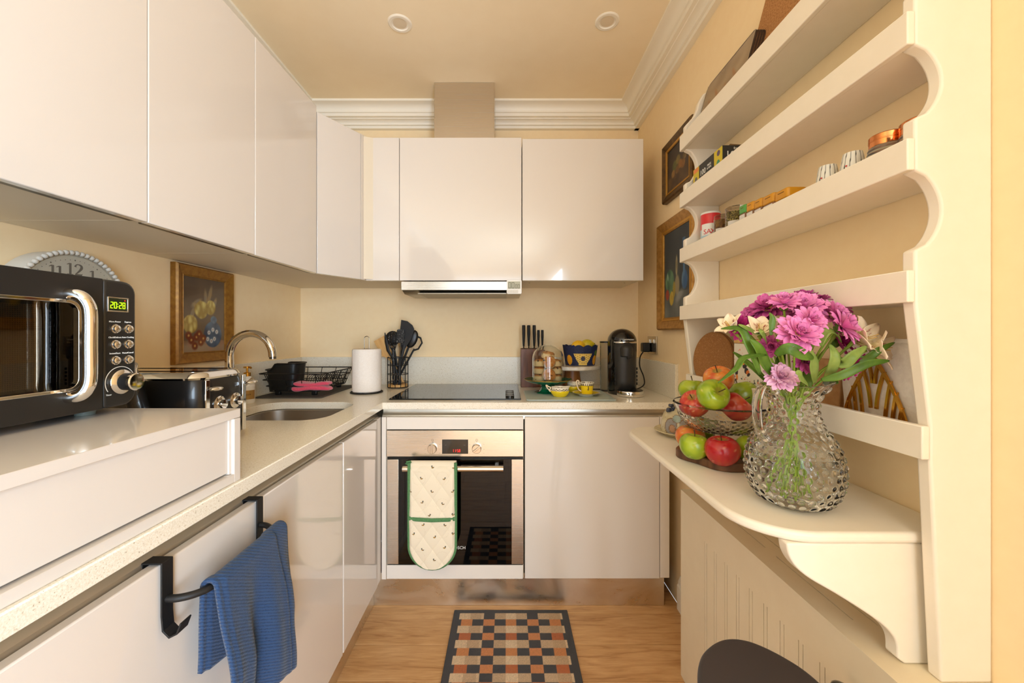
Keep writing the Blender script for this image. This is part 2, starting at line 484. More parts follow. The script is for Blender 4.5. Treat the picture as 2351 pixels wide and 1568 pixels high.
carc(bc, XL+.002, FXL-.021, .88, 1.305, ZD0, ZD1-.004, openx='+x'); door_left(bc, .878, 1.307)
bc = thing('base_cabinet', (-.87, 1.5, 0), 'white gloss base cabinet below the sink, in the corner by the oven', 'cabinet', 'white gloss base cabinets')
carc(bc, XL+.002, FXL-.021, 1.309, 1.70, ZD0, .70, openx='+x'); door_left(bc, 1.311, 1.66)
mk('filler_strip', MB().box(FXL-.022, FXL-.004, 1.662, 1.714, ZD0-.002, ZD1), SATIN, bc, world=True, bevel=.001)
bc = thing('base_cabinet', (-.87, 0, 0), 'white gloss base cabinet at the near end of the long run', 'cabinet', 'white gloss base cabinets')
carc(bc, XL+.002, FXL-.021, -.55, .277, ZD0, ZD1-.004, openx='+x'); door_left(bc, -.553, .278)
FY = 1.714
oc = thing('oven_housing', (-.225, 2.0, 0), 'white cabinet built around the steel oven', 'cabinet')
carc(oc, -.528, .074, FY+.005, YB-.03, ZD0, ZD1-.004, t=.003, openx='-y')
mk('filler_strip', MB().box(-.545, -.526, FY-.004, FY+.016, ZD0-.002, ZD1), SATIN, oc, world=True, bevel=.001)
mk('top_panel', MB().box(-.523, .073, FY-.004, FY+.016, .799, ZD1), SATIN, oc, world=True, bevel=.0015)
mk('bottom_panel', MB().box(-.523, .071, FY-.006, FY+.014, .148, .208), SATIN, oc, world=True, bevel=.0015)
rc = thing('base_cabinet', (.37, 2.0, 0), 'white gloss base cabinet below the coffee machine, beside the oven', 'cabinet', 'white gloss base cabinets')
carc(rc, .08, .70, FY+.021, YB-.03, ZD0, ZD1-.004, openx='-y')
mk('door', MB().box(.080, .669, FY, FY+.019, ZD0-.001, ZD1-.001), GLOSS, rc, world=True, bevel=.002)
mk('end_strip', MB().box(.6715, .713, FY+.001, FY+.02, ZD0+.002, ZD1), SATIN, rc, world=True, bevel=.0015)
# handle channels below the worktop
def channel(name, plane, a0, a1, f, label):
    pr = [(0,0),(.004,0),(.004,.012),(.026,.020),(.026,.033),(0,.037)]    # depth into the unit, height
    pr = [(.001,-.006),(.004,.003),(.007,.006),(.014,.010),(.017,.016),(.018,.0365),(.024,.0365),(.024,.004),(.010,-.006),(.010,-.014),(.001,-.014)]
    if plane == 'xz': mk(name, MB().prism([(f - a, ZD1 + b) for a, b in pr][::-1], a0, a1, 'xz'), CHN, label=label, cat='handle rail', sharp=25)
    else: mk(name, MB().prism([(f + a, ZD1 + b) for a, b in pr], a0, a1, 'yz'), CHN, label=label, cat='handle rail', sharp=25)
CHN = mat('brushed_channel_steel', (206,198,182), 0.34, metal=.85)
channel('handle_rail', 'xz', -.55, 1.732, FXL-.021, 'brushed steel finger rail under the long worktop edge')
channel('handle_rail', 'yz', -.55, .713, FY+.018, 'brushed steel finger rail above the oven')
# plinths
def plinthmat():
    m = mat('scuffed_plinth_steel', (190,176,152), 0.26, metal=1.0)
    v = coords(m, (1,1,1.6)); f = noise_n(m, v, 5.5, 7, 0.62, 0.8)
    r = nd(m, 'ShaderNodeMapRange'); r.inputs[1].default_value = .35; r.inputs[2].default_value = .68; r.inputs[3].default_value = 0.24; r.inputs[4].default_value = 0.42
    ln(m, f, r.inputs[0]); ln(m, r.outputs[0], bsdf(m).inputs['Roughness'])
    ln(m, ramp(m, f, [(0.4,(220,210,192)),(0.6,(230,222,206))]), bsdf(m).inputs['Base Color'])
    return m
PL = plinthmat()
mk('plinth', MB().box(-.597, .705, 1.755, 1.768, .001, .146), PL, label='scuffed stainless steel plinth under the oven and cabinet doors', cat='plinth')
mk('plinth', MB().box(-.606, -.594, -.55, 1.754, .001, .144), PL, label='narrow steel plinth under the long row of base doors', cat='plinth')
# ================================================================== wall cabinets
ZU0, ZU1 = 1.478, 2.181
def ldoor(parent, y0, y1, z1):
    # the run stands about a degree off square
    fx = lambda y: -.823 - (1.70 - y) * .026
    b = MB(); a0, a1 = y0+.0012, y1-.0012
    b.prism([(fx(a0)-.019, a0), (fx(a0), a0), (fx(a1), a1), (fx(a1)-.019, a1)], ZU0, z1)
    return mk('door', b, GLOSS, parent, world=True, bevel=.002), fx
for (y0, y1, lab) in ((.50, .922, 'tall white gloss wall cabinet above the microwave, nearest the window'), (.922, 1.30, 'white gloss wall cabinet above the clock and kettle, middle of its run'), (1.30, 1.70, 'white gloss wall cabinet above the rose painting')):
    t = thing('wall_cabinet', (-1.0, (y0+y1)/2, ZU0), lab, 'cabinet', 'white gloss wall cabinets')
    d, fx = ldoor(t, y0, y1, 2.203)
    b = MB()
    b.plate([(XL+.001, y0+.001), (fx(y0)-.021, y0+.001), (fx(y1)-.021, y1-.001), (XL+.001, y1-.001)], [], ZU0+.006, 2.200)
    mk('carcass', b, CARC, t, world=True)
    b = MB().prism([(fx(y0)-.034, y0+.012), (fx(y0)-.020, y0+.012), (fx(y1)-.020, y1-.012), (fx(y1)-.034, y1-.012)], ZU0+.001, ZU0+.0058)
    mk('grip_profile', b, mat('dark_alu', (110,100,84), 0.35, metal=.8), t, world=True)
t = thing('wall_cabinet', (-1.0, 2.05, ZU0), 'angled white corner wall cabinet above the dish rack', 'cabinet', 'white gloss wall cabinets')
mk('carcass', MB().prism([(XL+.001, 1.701), (-.845, 1.701), (-.722, 1.90), (-.60, 1.95), (-.528, 1.95), (-.528, YB-.001), (XL+.001, YB-.001)], ZU0+.006, ZU1-.002), CARC, t, world=True)
dv = Vector((.118, .186)).normalized(); nv = Vector((dv.y, -dv.x))
A = Vector((-.822, 1.7025)); B = A + dv*.222
mk('door', MB().prism([tuple(A), tuple(B), tuple(B - nv*.019), tuple(A - nv*.019)], ZU0+.001, ZU1), GLOSS, t, world=True, bevel=.0018)
mk('corner_strip', MB().prism([tuple(B+Vector((.001,.0))), (-.694, 1.918), (-.694,1.932), (-.70, 1.945), tuple(B - nv*.012 + dv*.004)], ZU0+.001, ZU1+.002), SATIN, t, world=True, bevel=.001)
mk('narrow_door', MB().box(-.6925, -.5285, 1.927, 1.946, ZU0, ZU1), GLOSS, t, world=True, bevel=.0018)
for (x0, x1, lab) in ((-.527, .0745, 'white gloss wall cabinet above the hob housing the extractor'), (.0765, .674, 'white gloss wall cabinet at the end of the back wall, above the coffee machine')):
    t = thing('wall_cabinet', ((x0+x1)/2, 2.1, ZU0), lab, 'cabinet', 'white gloss wall cabinets')
    mk('door', MB().box(x0+.001, x1-.001, 1.927, 1.946, ZU0, ZU1-(.006 if x0 > 0 else 0)), GLOSS, t, world=True, bevel=.0018)
    b = MB().box(x0+.001, x1-.002, 1.948, YB-.001, ZU0+.006, ZU1-.004)
    mk('carcass', b, CARC, t, world=True)
    if x0 > 0:
        for (sx, sy) in ((.12, 1.98), (.12, 2.06), (.62, 1.98), (.62, 2.06)):
            mk('screw_cap', MB().lathe([(0,-.0012),(.004,-.001),(.0045,0)], 12), mat('grey_cap', (150,135,110), .5), t, world=False, loc=(sx-(x0+x1)/2, sy-2.1, .006))
# extractor
hd = thing('extractor_hood', (-.225, 2.0, 1.43), 'slim stainless steel pull-out extractor under the wall cabinet', 'extractor')
mk('visor', MB().box(-.519, .072, 1.929, 1.94, 1.431, 1.474), STEEL, hd, world=True, bevel=.0015)
mk('tray', MB().prism([(1.941,1.476),(1.941,1.433),(1.99,1.417),(2.22,1.417),(2.25,1.445),(2.25,1.476)][::-1], -.518, .071, 'yz'), mat('grey_steel', (168,158,142), .35, metal=1.0), hd, world=True, bevel=.001)
mk('filter', MB().box(-.44, .0, 1.945, 2.2, 1.4145, 1.419, M=None), mat('filter_mesh', (150,140,125), .45, metal=1.0), hd, world=True)
mk('extractor_duct', MB().box(-.374, -.063, 2.028, 2.29, ZU1-.001, ZC-.001), STEEL, label='brushed stainless steel extractor duct rising to the ceiling', cat='duct', bevel=.0015)
# ================================================================== oven, hob, sink
PY = lambda x, y, z: frame((x, y, z), (1,0,0), (0,0,1))     # plane facing the photographer
PX = lambda x, y, z: frame((x, y, z), (0,1,0), (0,0,1))     # plane facing the shelf wall (+x)
PW = lambda x, y, z: frame((x, y, z), (0,-1,0), (0,0,1))    # plane facing the cabinet wall (-x)
def dark_glass(k=.16, nm='smoked_oven_glass'):
    m = bpy.data.materials.new(nm); m.use_nodes = True
    nt = m.node_tree; nt.nodes.clear()
    o = nt.nodes.new('ShaderNodeOutputMaterial'); mx = nt.nodes.new('ShaderNodeMixShader'); tr = nt.nodes.new('ShaderNodeBsdfTransparent')
    gl = nt.nodes.new('ShaderNodeBsdfGlossy'); fr = nt.nodes.new('ShaderNodeFresnel'); fr.inputs[0].default_value = 1.55
    tr.inputs[0].default_value = (k, k*.9, k*.78, 1); gl.inputs['Roughness'].default_value = 0.015
    nt.links.new(fr.outputs[0], mx.inputs[0]); nt.links.new(tr.outputs[0], mx.inputs[1]); nt.links.new(gl.outputs[0], mx.inputs[2]); nt.links.new(mx.outputs[0], o.inputs[0])
    return m
SMOKE = dark_glass()
SMOKE2 = dark_glass(.62, 'microwave_glass')
RED = mat('red_led', (60,5,5), .5, emit=(255,40,40), es=1.6)
ov = thing('oven', (-.225, 1.9, .21), 'built-in stainless steel oven with a black glass door', 'oven')
OY = FY
mk('cavity', MB().plate([(-.52,.212),(.07,.212),(.07,.79),(-.52,.79)], [[(-.46,.23),(.01,.23),(.01,.655),(-.46,.655)]], OY+.03, OY+.06, 'xz').box(-.48,.03,2.12,2.13,.22,.66).box(-.48,-.46,OY+.06,2.12,.22,.66).box(.01,.03,OY+.06,2.12,.22,.66).box(-.46,.01,OY+.06,2.12,.645,.66).box(-.46,.01,OY+.06,2.12,.22,.235),
   mat('oven_enamel', (44,38,34), .4), ov, world=True)
cpn = mk('control_panel', MB().box(-.522, .074, OY-.010, OY+.03, .682, .796), STEEL, ov, world=True, bevel=.0015)
ds = mk('display', MB().box(-.280, -.167, OY-.0118, OY-.009, .695, .757), BLACKG, ov, world=True, bevel=.0008)
mk('clock_digits', MB().seg7('11:58', .0062, .0125, .0016, .0022, PY(-.236, OY-.0122, .7025)), RED, ds, world=False, M=Matrix.Translation((0,0,0)))
# (digits are built in world metres, so shift them by the thing's base)
def child_world(o, root):
    for v in o.data.vertices: v.co -= root.location
child_world(ds.children[0], ov)
mk('touch_marks', MB().text('-   +', .010, PY(-.224, OY-.0122, .711), align='CENTER').box(-.268,-.262,OY-.0124,OY-.012,.732,.7335).box(-.186,-.179,OY-.0124,OY-.012,.732,.7335), mat('dim_marks', (110,105,98), .6), ov, world=True)
def oven_knob(x, rot):
    k = mk('knob', MB().lathe([(.0205,0),(.0205,.004),(.0195,.016),(.018,.018),(0,.018)], 32, frame((x, OY-.010, .719), (1,0,0), (0,0,1))), CHROME if False else mat('satin_knob', (205,196,182), .22, metal=1.0), ov, world=True)
    g = MB().box(-.0042, .0042, -.019, .021, .0165, .0225, frame((x, OY-.010, .719), (1,0,0), (0,0,1)) @ R(rot, 'Z'))
    gk = mk('grip', g, mat('satin_knob', (205,196,182), .22, metal=1.0), k, world=False, bevel=.0012); child_world(gk, ov)
oven_knob(-.322, 0); oven_knob(-.1295, -52)
ticks = MB()
for cx in (-.322, -.1295):
    for dx, dz in ((-.031,.018),(.031,.018),(-.031,-.003),(.031,-.003),(-.031,-.021),(.031,-.021)): ticks.box(cx+dx-.0022, cx+dx+.0022, OY-.0103, OY-.0099, .719+dz-.0018, .719+dz-.0009)
    ticks.plate([(cx-.004,.750),(cx+.004,.750),(cx+.004,.758),(cx-.004,.758)], [[(cx-.003,.751),(cx+.003,.751),(cx+.003,.757),(cx-.003,.757)]], OY-.0103, OY-.0099, 'xz')
    ticks.box(cx-.0005, cx+.0005, OY-.0103, OY-.0099, .743, .748)
mk('panel_marks', ticks, mat('grey_print', (120,110,98), .6), ov, world=True)
dr = mk('door', MB().box(-.470, .022, OY-.008, OY+.012, .213, .671), SMOKE, ov, world=True, smooth=False)
for (a, b) in ((-.519, -.470), (.022, .073)):
    s_ = mk('door_stile', MB().box(a, b, OY-.010, OY+.014, .215, .670), STEEL, dr, bevel=.001); child_world(s_, ov)
s_ = mk('door_edge', MB().box(-.518, .072, OY-.004, OY+.014, .209, .2145).box(-.518,.072,OY-.004,OY+.014,.6715,.678), BLACKP, dr); child_world(s_, ov)
s_ = mk('handle', MB().tube([(-.440, OY-.052, .6435), (-.014, OY-.052, .6435)], .0125, 20), mat('satin_bar', (214,204,190), .2, metal=1.0), dr); child_world(s_, ov)
s_ = mk('handle_post', MB().box(-.42,-.405,OY-.05,OY-.008,.638,.649).box(-.05,-.035,OY-.05,OY-.008,.638,.649), mat('satin_bar', (214,204,190), .2, metal=1.0), dr); child_world(s_, ov)
s_ = mk('brand_lettering', MB().text('BOSCH', .0185, PY(-.2085, OY-.0083, .285)), INK, dr); child_world(s_, ov)
for z in (.508, .427):
    rk = MB().tube([(-.45, OY+.075, z), (.0, OY+.075, z)], .0022, 6)
    for i in range(14): rk.tube([(-.44+.033*i, OY+.075, z+.002), (-.44+.033*i, 2.1, z+.002)], .0016, 5)
    mk('rack', rk, CHROME, ov, world=True)

hb = thing('hob', (-.23, 2.01, CT), 'black glass induction hob set on the worktop', 'hob')
HG = mat('hob_glass', (12,11,11), .06, coat=.3)
mk('glass_top', MB().box(-.297, .294, -.255, .26, .0005, .006), HG, hb, bevel=.0012)
for i, yy in enumerate((-.215,-.165,-.115,-.065)):
    mk('control_knob', MB().lathe([(.020,.006),(.020,.014),(.018,.016),(0,.016)], 24), mat('knob_grey', (70,66,62), .25, metal=.6), hb, loc=(.245, yy, 0))
# sink
SS = mat('sink_steel', (205,196,184), .30, metal=1.0)
sk_ = thing('sink', (-.835, 1.52, .72), 'undermount stainless steel sink bowl with rounded corners', 'sink')
b = MB(); rings = []
for (ins, z, rr) in ((-.003,.8895,.088),(.002,.886,.084),(.006,.78,.078),(.014,.735,.07),(.04,.722,.05),(.12,.718,.04)):
    rings.append([(p[0], p[1], z) for p in rrect(-1.03+ins, -.64-ins, 1.343+ins, 1.70-ins, rr, 10)])
n = len(rings[0]); vs = [p for r_ in rings for p in r_]; fs = []
for k in range(len(rings)-1):
    for i in range(n):
        j = (i+1) % n; fs.append((k*n+i, (k+1)*n+i, (k+1)*n+j, k*n+j))
fs.append(tuple((len(rings)-1)*n+i for i in range(n)))
b.add(vs, fs); mk('bowl', b, SS, sk_, world=True, solid=.0015)
mk('drain', MB().lathe([(.04,0),(.04,.003),(.034,.0035),(.02,.001),(0,.001)], 28, T(-.835,1.52,.7185)), CHROME, sk_, world=True)
# tap
tp = thing('tap', (-1.085, 1.535, CT), 'chrome swan-neck mixer tap beside the sink', 'tap')
pth = [(0,0,.0),(0,0,.06),(0,0,.12),(0,0,.19)]
cx, cz, rr = .0875, .2105, .0875
pth += [(cx - rr*cos(radians(a)), -.010*(a/170), cz + rr*sin(radians(a))) for a in range(0, 176, 9)]
pth += [(cx+rr+.001, -.011, cz-.004)]
mk('spout', MB().tube(pth, [.0165]*3+[.0155]+[.0145]*(len(pth)-4), 22).lathe([(.026,0),(.026,.006),(.022,.012),(.0175,.016)], 28), CHROME, tp)
mk('aerator', MB().tube([(cx+rr+.001,-.011,cz-.003),(cx+rr+.0015,-.011,cz-.012)], .0125, 18), mat('dark_chrome', (130,124,116), .25, metal=1.0), tp)
mk('cartridge', MB().tube([(0,-.004,.072),(.03,-.022,.070),(.062,-.036,.069)], .0205, 24), CHROME, tp)
mk('lever', MB().tube([(.056,-.036,.075),(.075,-.038,.092),(.118,-.04,.128)], [.006,.0055,.005], 12).tube([(.052,-.034,.069),(.058,-.037,.069)], .0225, 24), CHROME, tp)
# soap
sp = thing('soap_dispenser', (-1.115, 1.685, CT), 'white embossed soap bottle with a gold pump and gold label', 'soap dispenser')
def bottle(u, v):
    prof = [(0,0),(.0275,0.0),(.029,.004),(.029,.075),(.0285,.09),(.024,.103),(.015,.111),(.013,.115)]
    t = v*(len(prof)-1); i = min(int(t), len(prof)-2); f = t-i
    r = prof[i][0]*(1-f)+prof[i+1][0]*f; z = prof[i][1]*(1-f)+prof[i+1][1]*f
    a = 2*pi*u
    if .006 < z < .1: r += .0006*math.copysign(1, sin(z*520 + 2.2*abs(((u*12) % 1)-.5)*5))
    return (r*cos(a), r*sin(a), z)
mk('bottle', MB().grid(bottle, 72, 85, closeu=True), mat('white_ceramic', (240,236,228), .3), sp)
mk('pump', MB().lathe([(.0135,.112),(.0135,.130),(.012,.131),(.0045,.132),(.0045,.149),(.014,.150),(.014,.156),(0,.157)], 24).tube([(0,0,.153),(.02,-.012,.153),(.027,-.016,.151)], .0042, 10), GOLD, sp)
lb = mk('label_band', MB().grid(lambda u, v: (.0303*cos(-2.3+2.4*u), .0303*sin(-2.3+2.4*u), .018+.038*v), 24, 4), mat('gold_label', (184,146,84), .35, metal=.5), sp)
for i, ch in enumerate('WONDER'):
    a = -1.62 + i*.2
    o_ = mk('lettering', MB().text(ch, .0085, frame((.0307*cos(a), .0307*sin(a), .038), (-sin(a), cos(a), 0), (0,0,1))), mat('brown_ink', (70,45,25), .6), lb)
# dish drainer
mk('drying_mat', MB().plate(rrect(-1.165,-.85,1.795,2.235,.02,5), [], CT+.0004, CT+.004), noisy('grey_mat', [(.3,(66,62,58)),(.7,(84,80,75))], 220, rough=.85, bstr=.3, bdist=.0005), label='dark grey drying mat under the dish rack', cat='mat', bevel=.001)
rk = thing('dish_rack', (-1.005, 2.01, CT+.004), 'black wire dish rack standing on the grey drying mat', 'dish rack')
def wire_rect(b, x0, x1, y0, y1, z, r=.0022, rad=.02):
    b.tube([(p[0], p[1], z) for p in rrect(x0, x1, y0, y1, rad, 4)], r, 6, closed=True)
fr_ = MB()
wire_rect(fr_, -.155, .150, -.185, .20, .105, .0028); wire_rect(fr_, -.145, .138, -.175, .185, .075); wire_rect(fr_, -.135, .126, -.165, .172, .045); wire_rect(fr_, -.125, .115, -.155, .16, .020)
for x in (-.1,-.03,.04,.1): 
    fr_.tube([(x*1.15,-.185,.105),(x,-.155,.02),(x,.16,.02),(x*1.15,.2,.105)], .0018, 6)
for y in (-.12,-.05,.02,.09,.14): fr_.tube([(-.155,y*1.15,.105),(-.125,y,.02),(.115,y,.02),(.150,y*1.15,.105)], .0018, 6)
mk('basket_wires', fr_, WIRE, rk)
dv_ = MB()
for i in range(12):
    x = -.045 + i*.0125
    dv_.tube([(x,.03,.02),(x+.003,.03+.02,.066),(x+.012,.075,.080),(x+.022,.10,.066),(x+.028,.115,.02)], .0017, 6)
for i in range(14):
    y = -.15 + i*.023
    dv_.tube([(.115,y,.02),(.132,y,.06),(.150,y+.004,.105)], .0014, 5)
mk('plate_dividers', dv_, WIRE, rk)
for x in (-.09, .085):
    for y in (-.13, .14): mk('foot', MB().box(x-.012,x+.012,y-.008,y+.008,0,.02), BLACKP, rk, bevel=.003)
ch = thing('cutlery_caddy', (-1.075, 1.915, CT+.026), 'black plastic cutlery cup standing inside the wire rack', 'cutlery holder')
cu = MB(); N = 48
def cup(k, inset):
    ring = []
    for i in range(N):
        a = 2*pi*i/N; c, s = cos(a), sin(a)
        q = (abs(c)**4+abs(s)**4)**-.25
        ring.append((c*q*(.068+.012*k-inset), s*q*(.05+.008*k-inset)))
    return ring
rows = [(0,0,0)] + [(z/10, 0, z*.0128) for z in range(11)] + [(1,.003,.128)] + [(z/10,.003,z*.0128) for z in range(10,-1,-1)]
vs = []; fs = []
for (k, ins, z) in rows:
    for (x, y) in cup(k, ins):
        zz = z
        if z > .1 and x < -.02: zz = z - .030*min(1, (-.02-x)/.02)*(z-.1)/.028
        vs.append((x, y, zz))
for r_ in range(len(rows)-1):
    for i in range(N):
        j = (i+1) % N; fs.append((r_*N+i, r_*N+j, (r_+1)*N+j, (r_+1)*N+i))
fs.append(tuple(reversed(range(N)))); fs.append(tuple((len(rows)-1)*N+i for i in range(N)))
cu.add(vs, fs); mk('cup', cu, BLACKP, ch)
mk('lip', MB().tube([(p[0]*1.02, p[1]*1.02, .128 if p[0] > -.02 else .128-.030*min(1,(-.02-p[0])/.02)) for p in cup(1,0)], .0035, 8, closed=True), BLACKP, ch)
def cloth_fn(u, v):
    w = .006*sin(9*u+3*v)+.004*sin(17*v+u*4)
    return (-.095+.19*u + .006*sin(7*v), -.035+.06*v, .0)
pc = MB()
def slab(zb, h, w, d, ox, sd):
    def fn(u, v):
        a = 2*pi*u; t = -pi/2+pi*v; ct, st_ = cos(t), sin(t)
        f = lambda c, e: math.copysign(abs(c)**e, c)
        x = w*f(cos(a),.35)*abs(ct)**.30; y = d*f(sin(a),.35)*abs(ct)**.30; z = zb + h*f(st_,.8)
        n_ = noise.noise((x*22+sd, y*22, z*30)); return (x+ox+.003*n_, y+.003*n_, z+.005*n_+.004*sin(x*38+sd))
    pc.grid(fn, 56, 24, closeu=True)
slab(.012,.0105,.090,.036,0,1); slab(.031,.0085,.084,.034,.004,5)
mk('dish_cloth', pc, noisy('pink_microfibre', [(.3,(206,58,88)),(.7,(232,92,116))], 300, rough=.95, bstr=.5, bdist=.001, sheen=.4), label='folded pink dish cloth lying in the wire rack', cat='cloth', loc=(-.925, 1.868, CT+.0275))
# paper towel
ph = thing('paper_towel_holder', (-.708, 1.985, CT), 'thin black wire kitchen roll stand with a loop handle', 'stand')
mk('base_ring', MB().tube([(.077*cos(2*pi*i/40), .077*sin(2*pi*i/40), .0032) for i in range(40)], .003, 8, closed=True).tube([(-.077,0,.0032),(.077,0,.0032)], .0025, 6).tube([(0,-.077,.0032),(0,.077,.0032)], .0025, 6), WIRE, ph)
mk('post', MB().tube([(-.012,0,.004),(-.012,0,.272)]+[(-.012*cos(a), 0, .272+.012*sin(a)) for a in [pi*i/8 for i in range(1,8)]]+[(.012,0,.272),(.012,0,.004)], .0018, 8), mat('wire_steel', (120,110,98), .3, metal=1.0), ph)
def roll(u, v):
    prof = [(.02,.0),(.066,0),(.0705,.004),(.0705,.208),(.067,.213),(.02,.213)]
    t = v*(len(prof)-1); i = min(int(t), len(prof)-2); f = t-i
    r = prof[i][0]*(1-f)+prof[i+1][0]*f; z = prof[i][1]*(1-f)+prof[i+1][1]*f
    a = 2*pi*u
    if r > .06: r += .0012*noise.noise((cos(a)*3, sin(a)*3, z*30)) + (.0012 if abs(u-.62) < .012 else 0)
    return (r*cos(a), r*sin(a), z)
mk('kitchen_roll', MB().grid(roll, 96, 51, closeu=True), noisy('white_tissue', [(.3,(240,230,220)),(.7,(248,240,232))], 180, rough=.95, bstr=.35, bdist=.0008), label='white kitchen roll on the wire stand', cat='kitchen roll', loc=(-.708,1.985,CT+.0065))
# ================================================================== utensil basket
ux, uy = -.600, 2.165
ub = thing('utensil_basket', (ux, uy, CT), 'round black wire utensil holder with a wooden base', 'utensil holder')
wb = MB()
for z in (.005,.03,.075,.125,.166): wb.tube([(.056*cos(2*pi*i/36), .056*sin(2*pi*i/36), z) for i in range(36)], .0019 if z < .16 else .0022, 6, closed=True)
for i in range(12):
    a = 2*pi*i/12; wb.tube([(.056*cos(a), .056*sin(a), .004), (.056*cos(a), .056*sin(a), .166)], .0019, 6)
mk('wire_cage', wb, WIRE, ub)
PINE = noisy('pale_beech', [(.3,(196,144,82)),(.6,(218,172,108)),(.8,(226,184,122))], 4, (14,14,1.2), rough=.5)
mk('base_disc', MB().lathe([(.052,.004),(.053,.006),(.053,.018),(.052,.019),(0,.019)], 36), PINE, ub)
SPK = mat('black_speckled', (16,15,15), .4)
_f = noise_n(SPK, coords(SPK), 260, 1, .5); ln(SPK, ramp(SPK, _f, [(.66,(15,14,14)),(.69,(225,225,225))], 'LINEAR'), bsdf(SPK).inputs['Base Color'])
def utensil(name, label, foot, top, parts):
    """foot: where the handle end stands (offset from basket axis), top: lean of the tool"""
    o = Vector((ux+foot[0], uy+foot[1], CT+.0195)); d = (Vector((ux+top[0], uy+top[1], CT+top[2])) - o)
    w = d.normalized(); yy = Vector((0,1,0)); xx = yy.cross(w).normalized(); yy = w.cross(xx)
    M = Matrix(((xx.x,yy.x,w.x,o.x),(xx.y,yy.y,w.y,o.y),(xx.z,yy.z,w.z,o.z),(0,0,0,1)))
    t = thing(name, o, label, 'utensil', 'kitchen tools in the wire holder', M=M)
    for (pn, mb, m) in parts(d.length): mk(pn, mb, m, t)
def hnd(L, r=.008, l=.16): return MB().tube([(0,0,0),(0,0,l*.5),(0,0,l)], [r*.8, r, r*.8], 12, flat=(1,.6))
def flat_blade(out, t, L0):
    return MB().plate(out, [], -t, t, 'xz')
utensil('wooden_spatula', 'wide wooden spatula leaning towards the kitchen roll', (.03,.012), (-.105,.02,.262), lambda L: [('handle', hnd(L,.008,.17), PINE), ('blade', MB().plate([(-.008,.15),(-.018,.175),(-.032,.195),(-.034,L+.01),(.03,L+.01),(.03,.195),(.018,.175),(.008,.15)][::-1], [], -.0025, .0025, 'xz'), PINE)])
utensil('wooden_spoon', 'wooden spoon standing behind the speckled spatula', (-.01,.03), (.02,.035,.275), lambda L: [('handle', hnd(L,.006,L-.05), PINE), ('bowl', MB().ball(.023,.008,.036,T(0,0,L-.03)), PINE)])
utensil('black_knife_tool', 'slim black curved tongs at the outer side of the holder', (.02,-.02), (-.078,-.005,.300), lambda L: [('handle', hnd(L,.006,.17), BLACKM), ('blade', MB().tube([(0,0,.165),(-.006,0,.2),(.0,0,.25),(.008,0,L)], [.006,.009,.009,.002], 10, flat=(1,.3)), BLACKM)])
utensil('black_ladle', 'black ladle with a deep round bowl behind the whisk', (.0,.035), (-.045,.045,.29), lambda L: [('handle', hnd(L,.006,L-.06), BLACKM), ('bowl', MB().ball(.042,.02,.042,T(0,0,L-.02)), BLACKM)])
def whisk(L):
    b = MB()
    for k in range(6):
        a = pi*k/6
        pts = []
        for i in range(25):
            t = 2*pi*i/24 - pi/2
            rr_ = .030*cos(t); zz = L-.062+.055*sin(t)
            rr_ *= (.55+.45*((zz-(L-.117))/.11))
            pts.append((rr_*cos(a), rr_*sin(a), zz))
        b.tube(pts, .0017, 6)
    return [('handle', hnd(L,.0095,.15), BLACKM), ('neck', MB().tube([(0,0,.13),(0,0,.2),(0,0,L-.115)], [.0085,.0085,.007], 12), SPK), ('wires', b, SPK)]
utensil('whisk', 'black speckled balloon whisk in the wire holder', (-.012,-.03), (-.022,-.025,.318), whisk)
utensil('speckled_spatula', 'black speckled silicone spatula in the wire holder', (.014,-.03), (.022,-.02,.318), lambda L: [('handle', hnd(L,.0095,.15), BLACKM), ('rod', MB().tube([(0,0,.14),(0,0,L-.06)], .004, 10), mat('grey_rod', (120,112,100), .3, metal=1.0)), ('blade', MB().plate(rrect(-.021,.021,L-.072,L+.003,.012,5), [], -.004,.004,'xz'), SPK)])
utensil('black_turner', 'large black slotted turner, tallest tool in the wire holder', (-.01,-.015), (.062,-.01,.352), lambda L: [('handle', MB().tube([(0,0,0),(0,0,.12),(0,0,.22)], [.007,.009,.010], 12, flat=(1,.5)), BLACKM), ('blade', MB().plate([(-.010,.2),(-.026,.245),(-.037,L-.06),(-.044,L+.012),(-.01,L+.012),(.022,L-.004),(.036,L-.022),(.034,L-.075),(.022,.235),(.010,.2)][::-1], [], -.0018,.0018,'xz'), BLACKM)])
utensil('black_serving_spoon', 'big black serving spoon leaning towards the hob', (-.025,.01), (.088,.012,.30), lambda L: [('handle', hnd(L,.007,L-.07), BLACKM), ('bowl', MB().ball(.031,.012,.052,T(0,0,L-.035)), BLACKP)])
utensil('black_strainer', 'black pasta server with bent hook, lowest on the hob side', (-.02,.025), (.112,.03,.265), lambda L: [('handle', hnd(L,.006,L-.06), BLACKM), ('hook', MB().tube([(0,0,L-.07),(.02,0,L-.05),(.022,0,L-.01),(.002,0,L+.01),(-.02,0,L+.008)], .005, 8), BLACKM)])
for i, x in enumerate((-.012, .014)):
    o_ = MB().tube([(ux+x+.004*cos(a)*1.6, uy-.0445, CT+.056+ (.011 if 0 else 0) + .011*sin(a)*(2.2 if sin(a) > 0 else 1)) for a in [2*pi*k/20 for k in range(20)]], .0012, 6, closed=True)
    tgt = [o for o in bpy.data.objects if o.name.startswith('whisk' if i == 0 else 'speckled_spatula')][0]
    q = mk('hanging_ring', o_, CHROME, tgt)
    Mi = tgt.matrix_basis.inverted()
    for v in q.data.vertices: v.co = Mi @ v.co

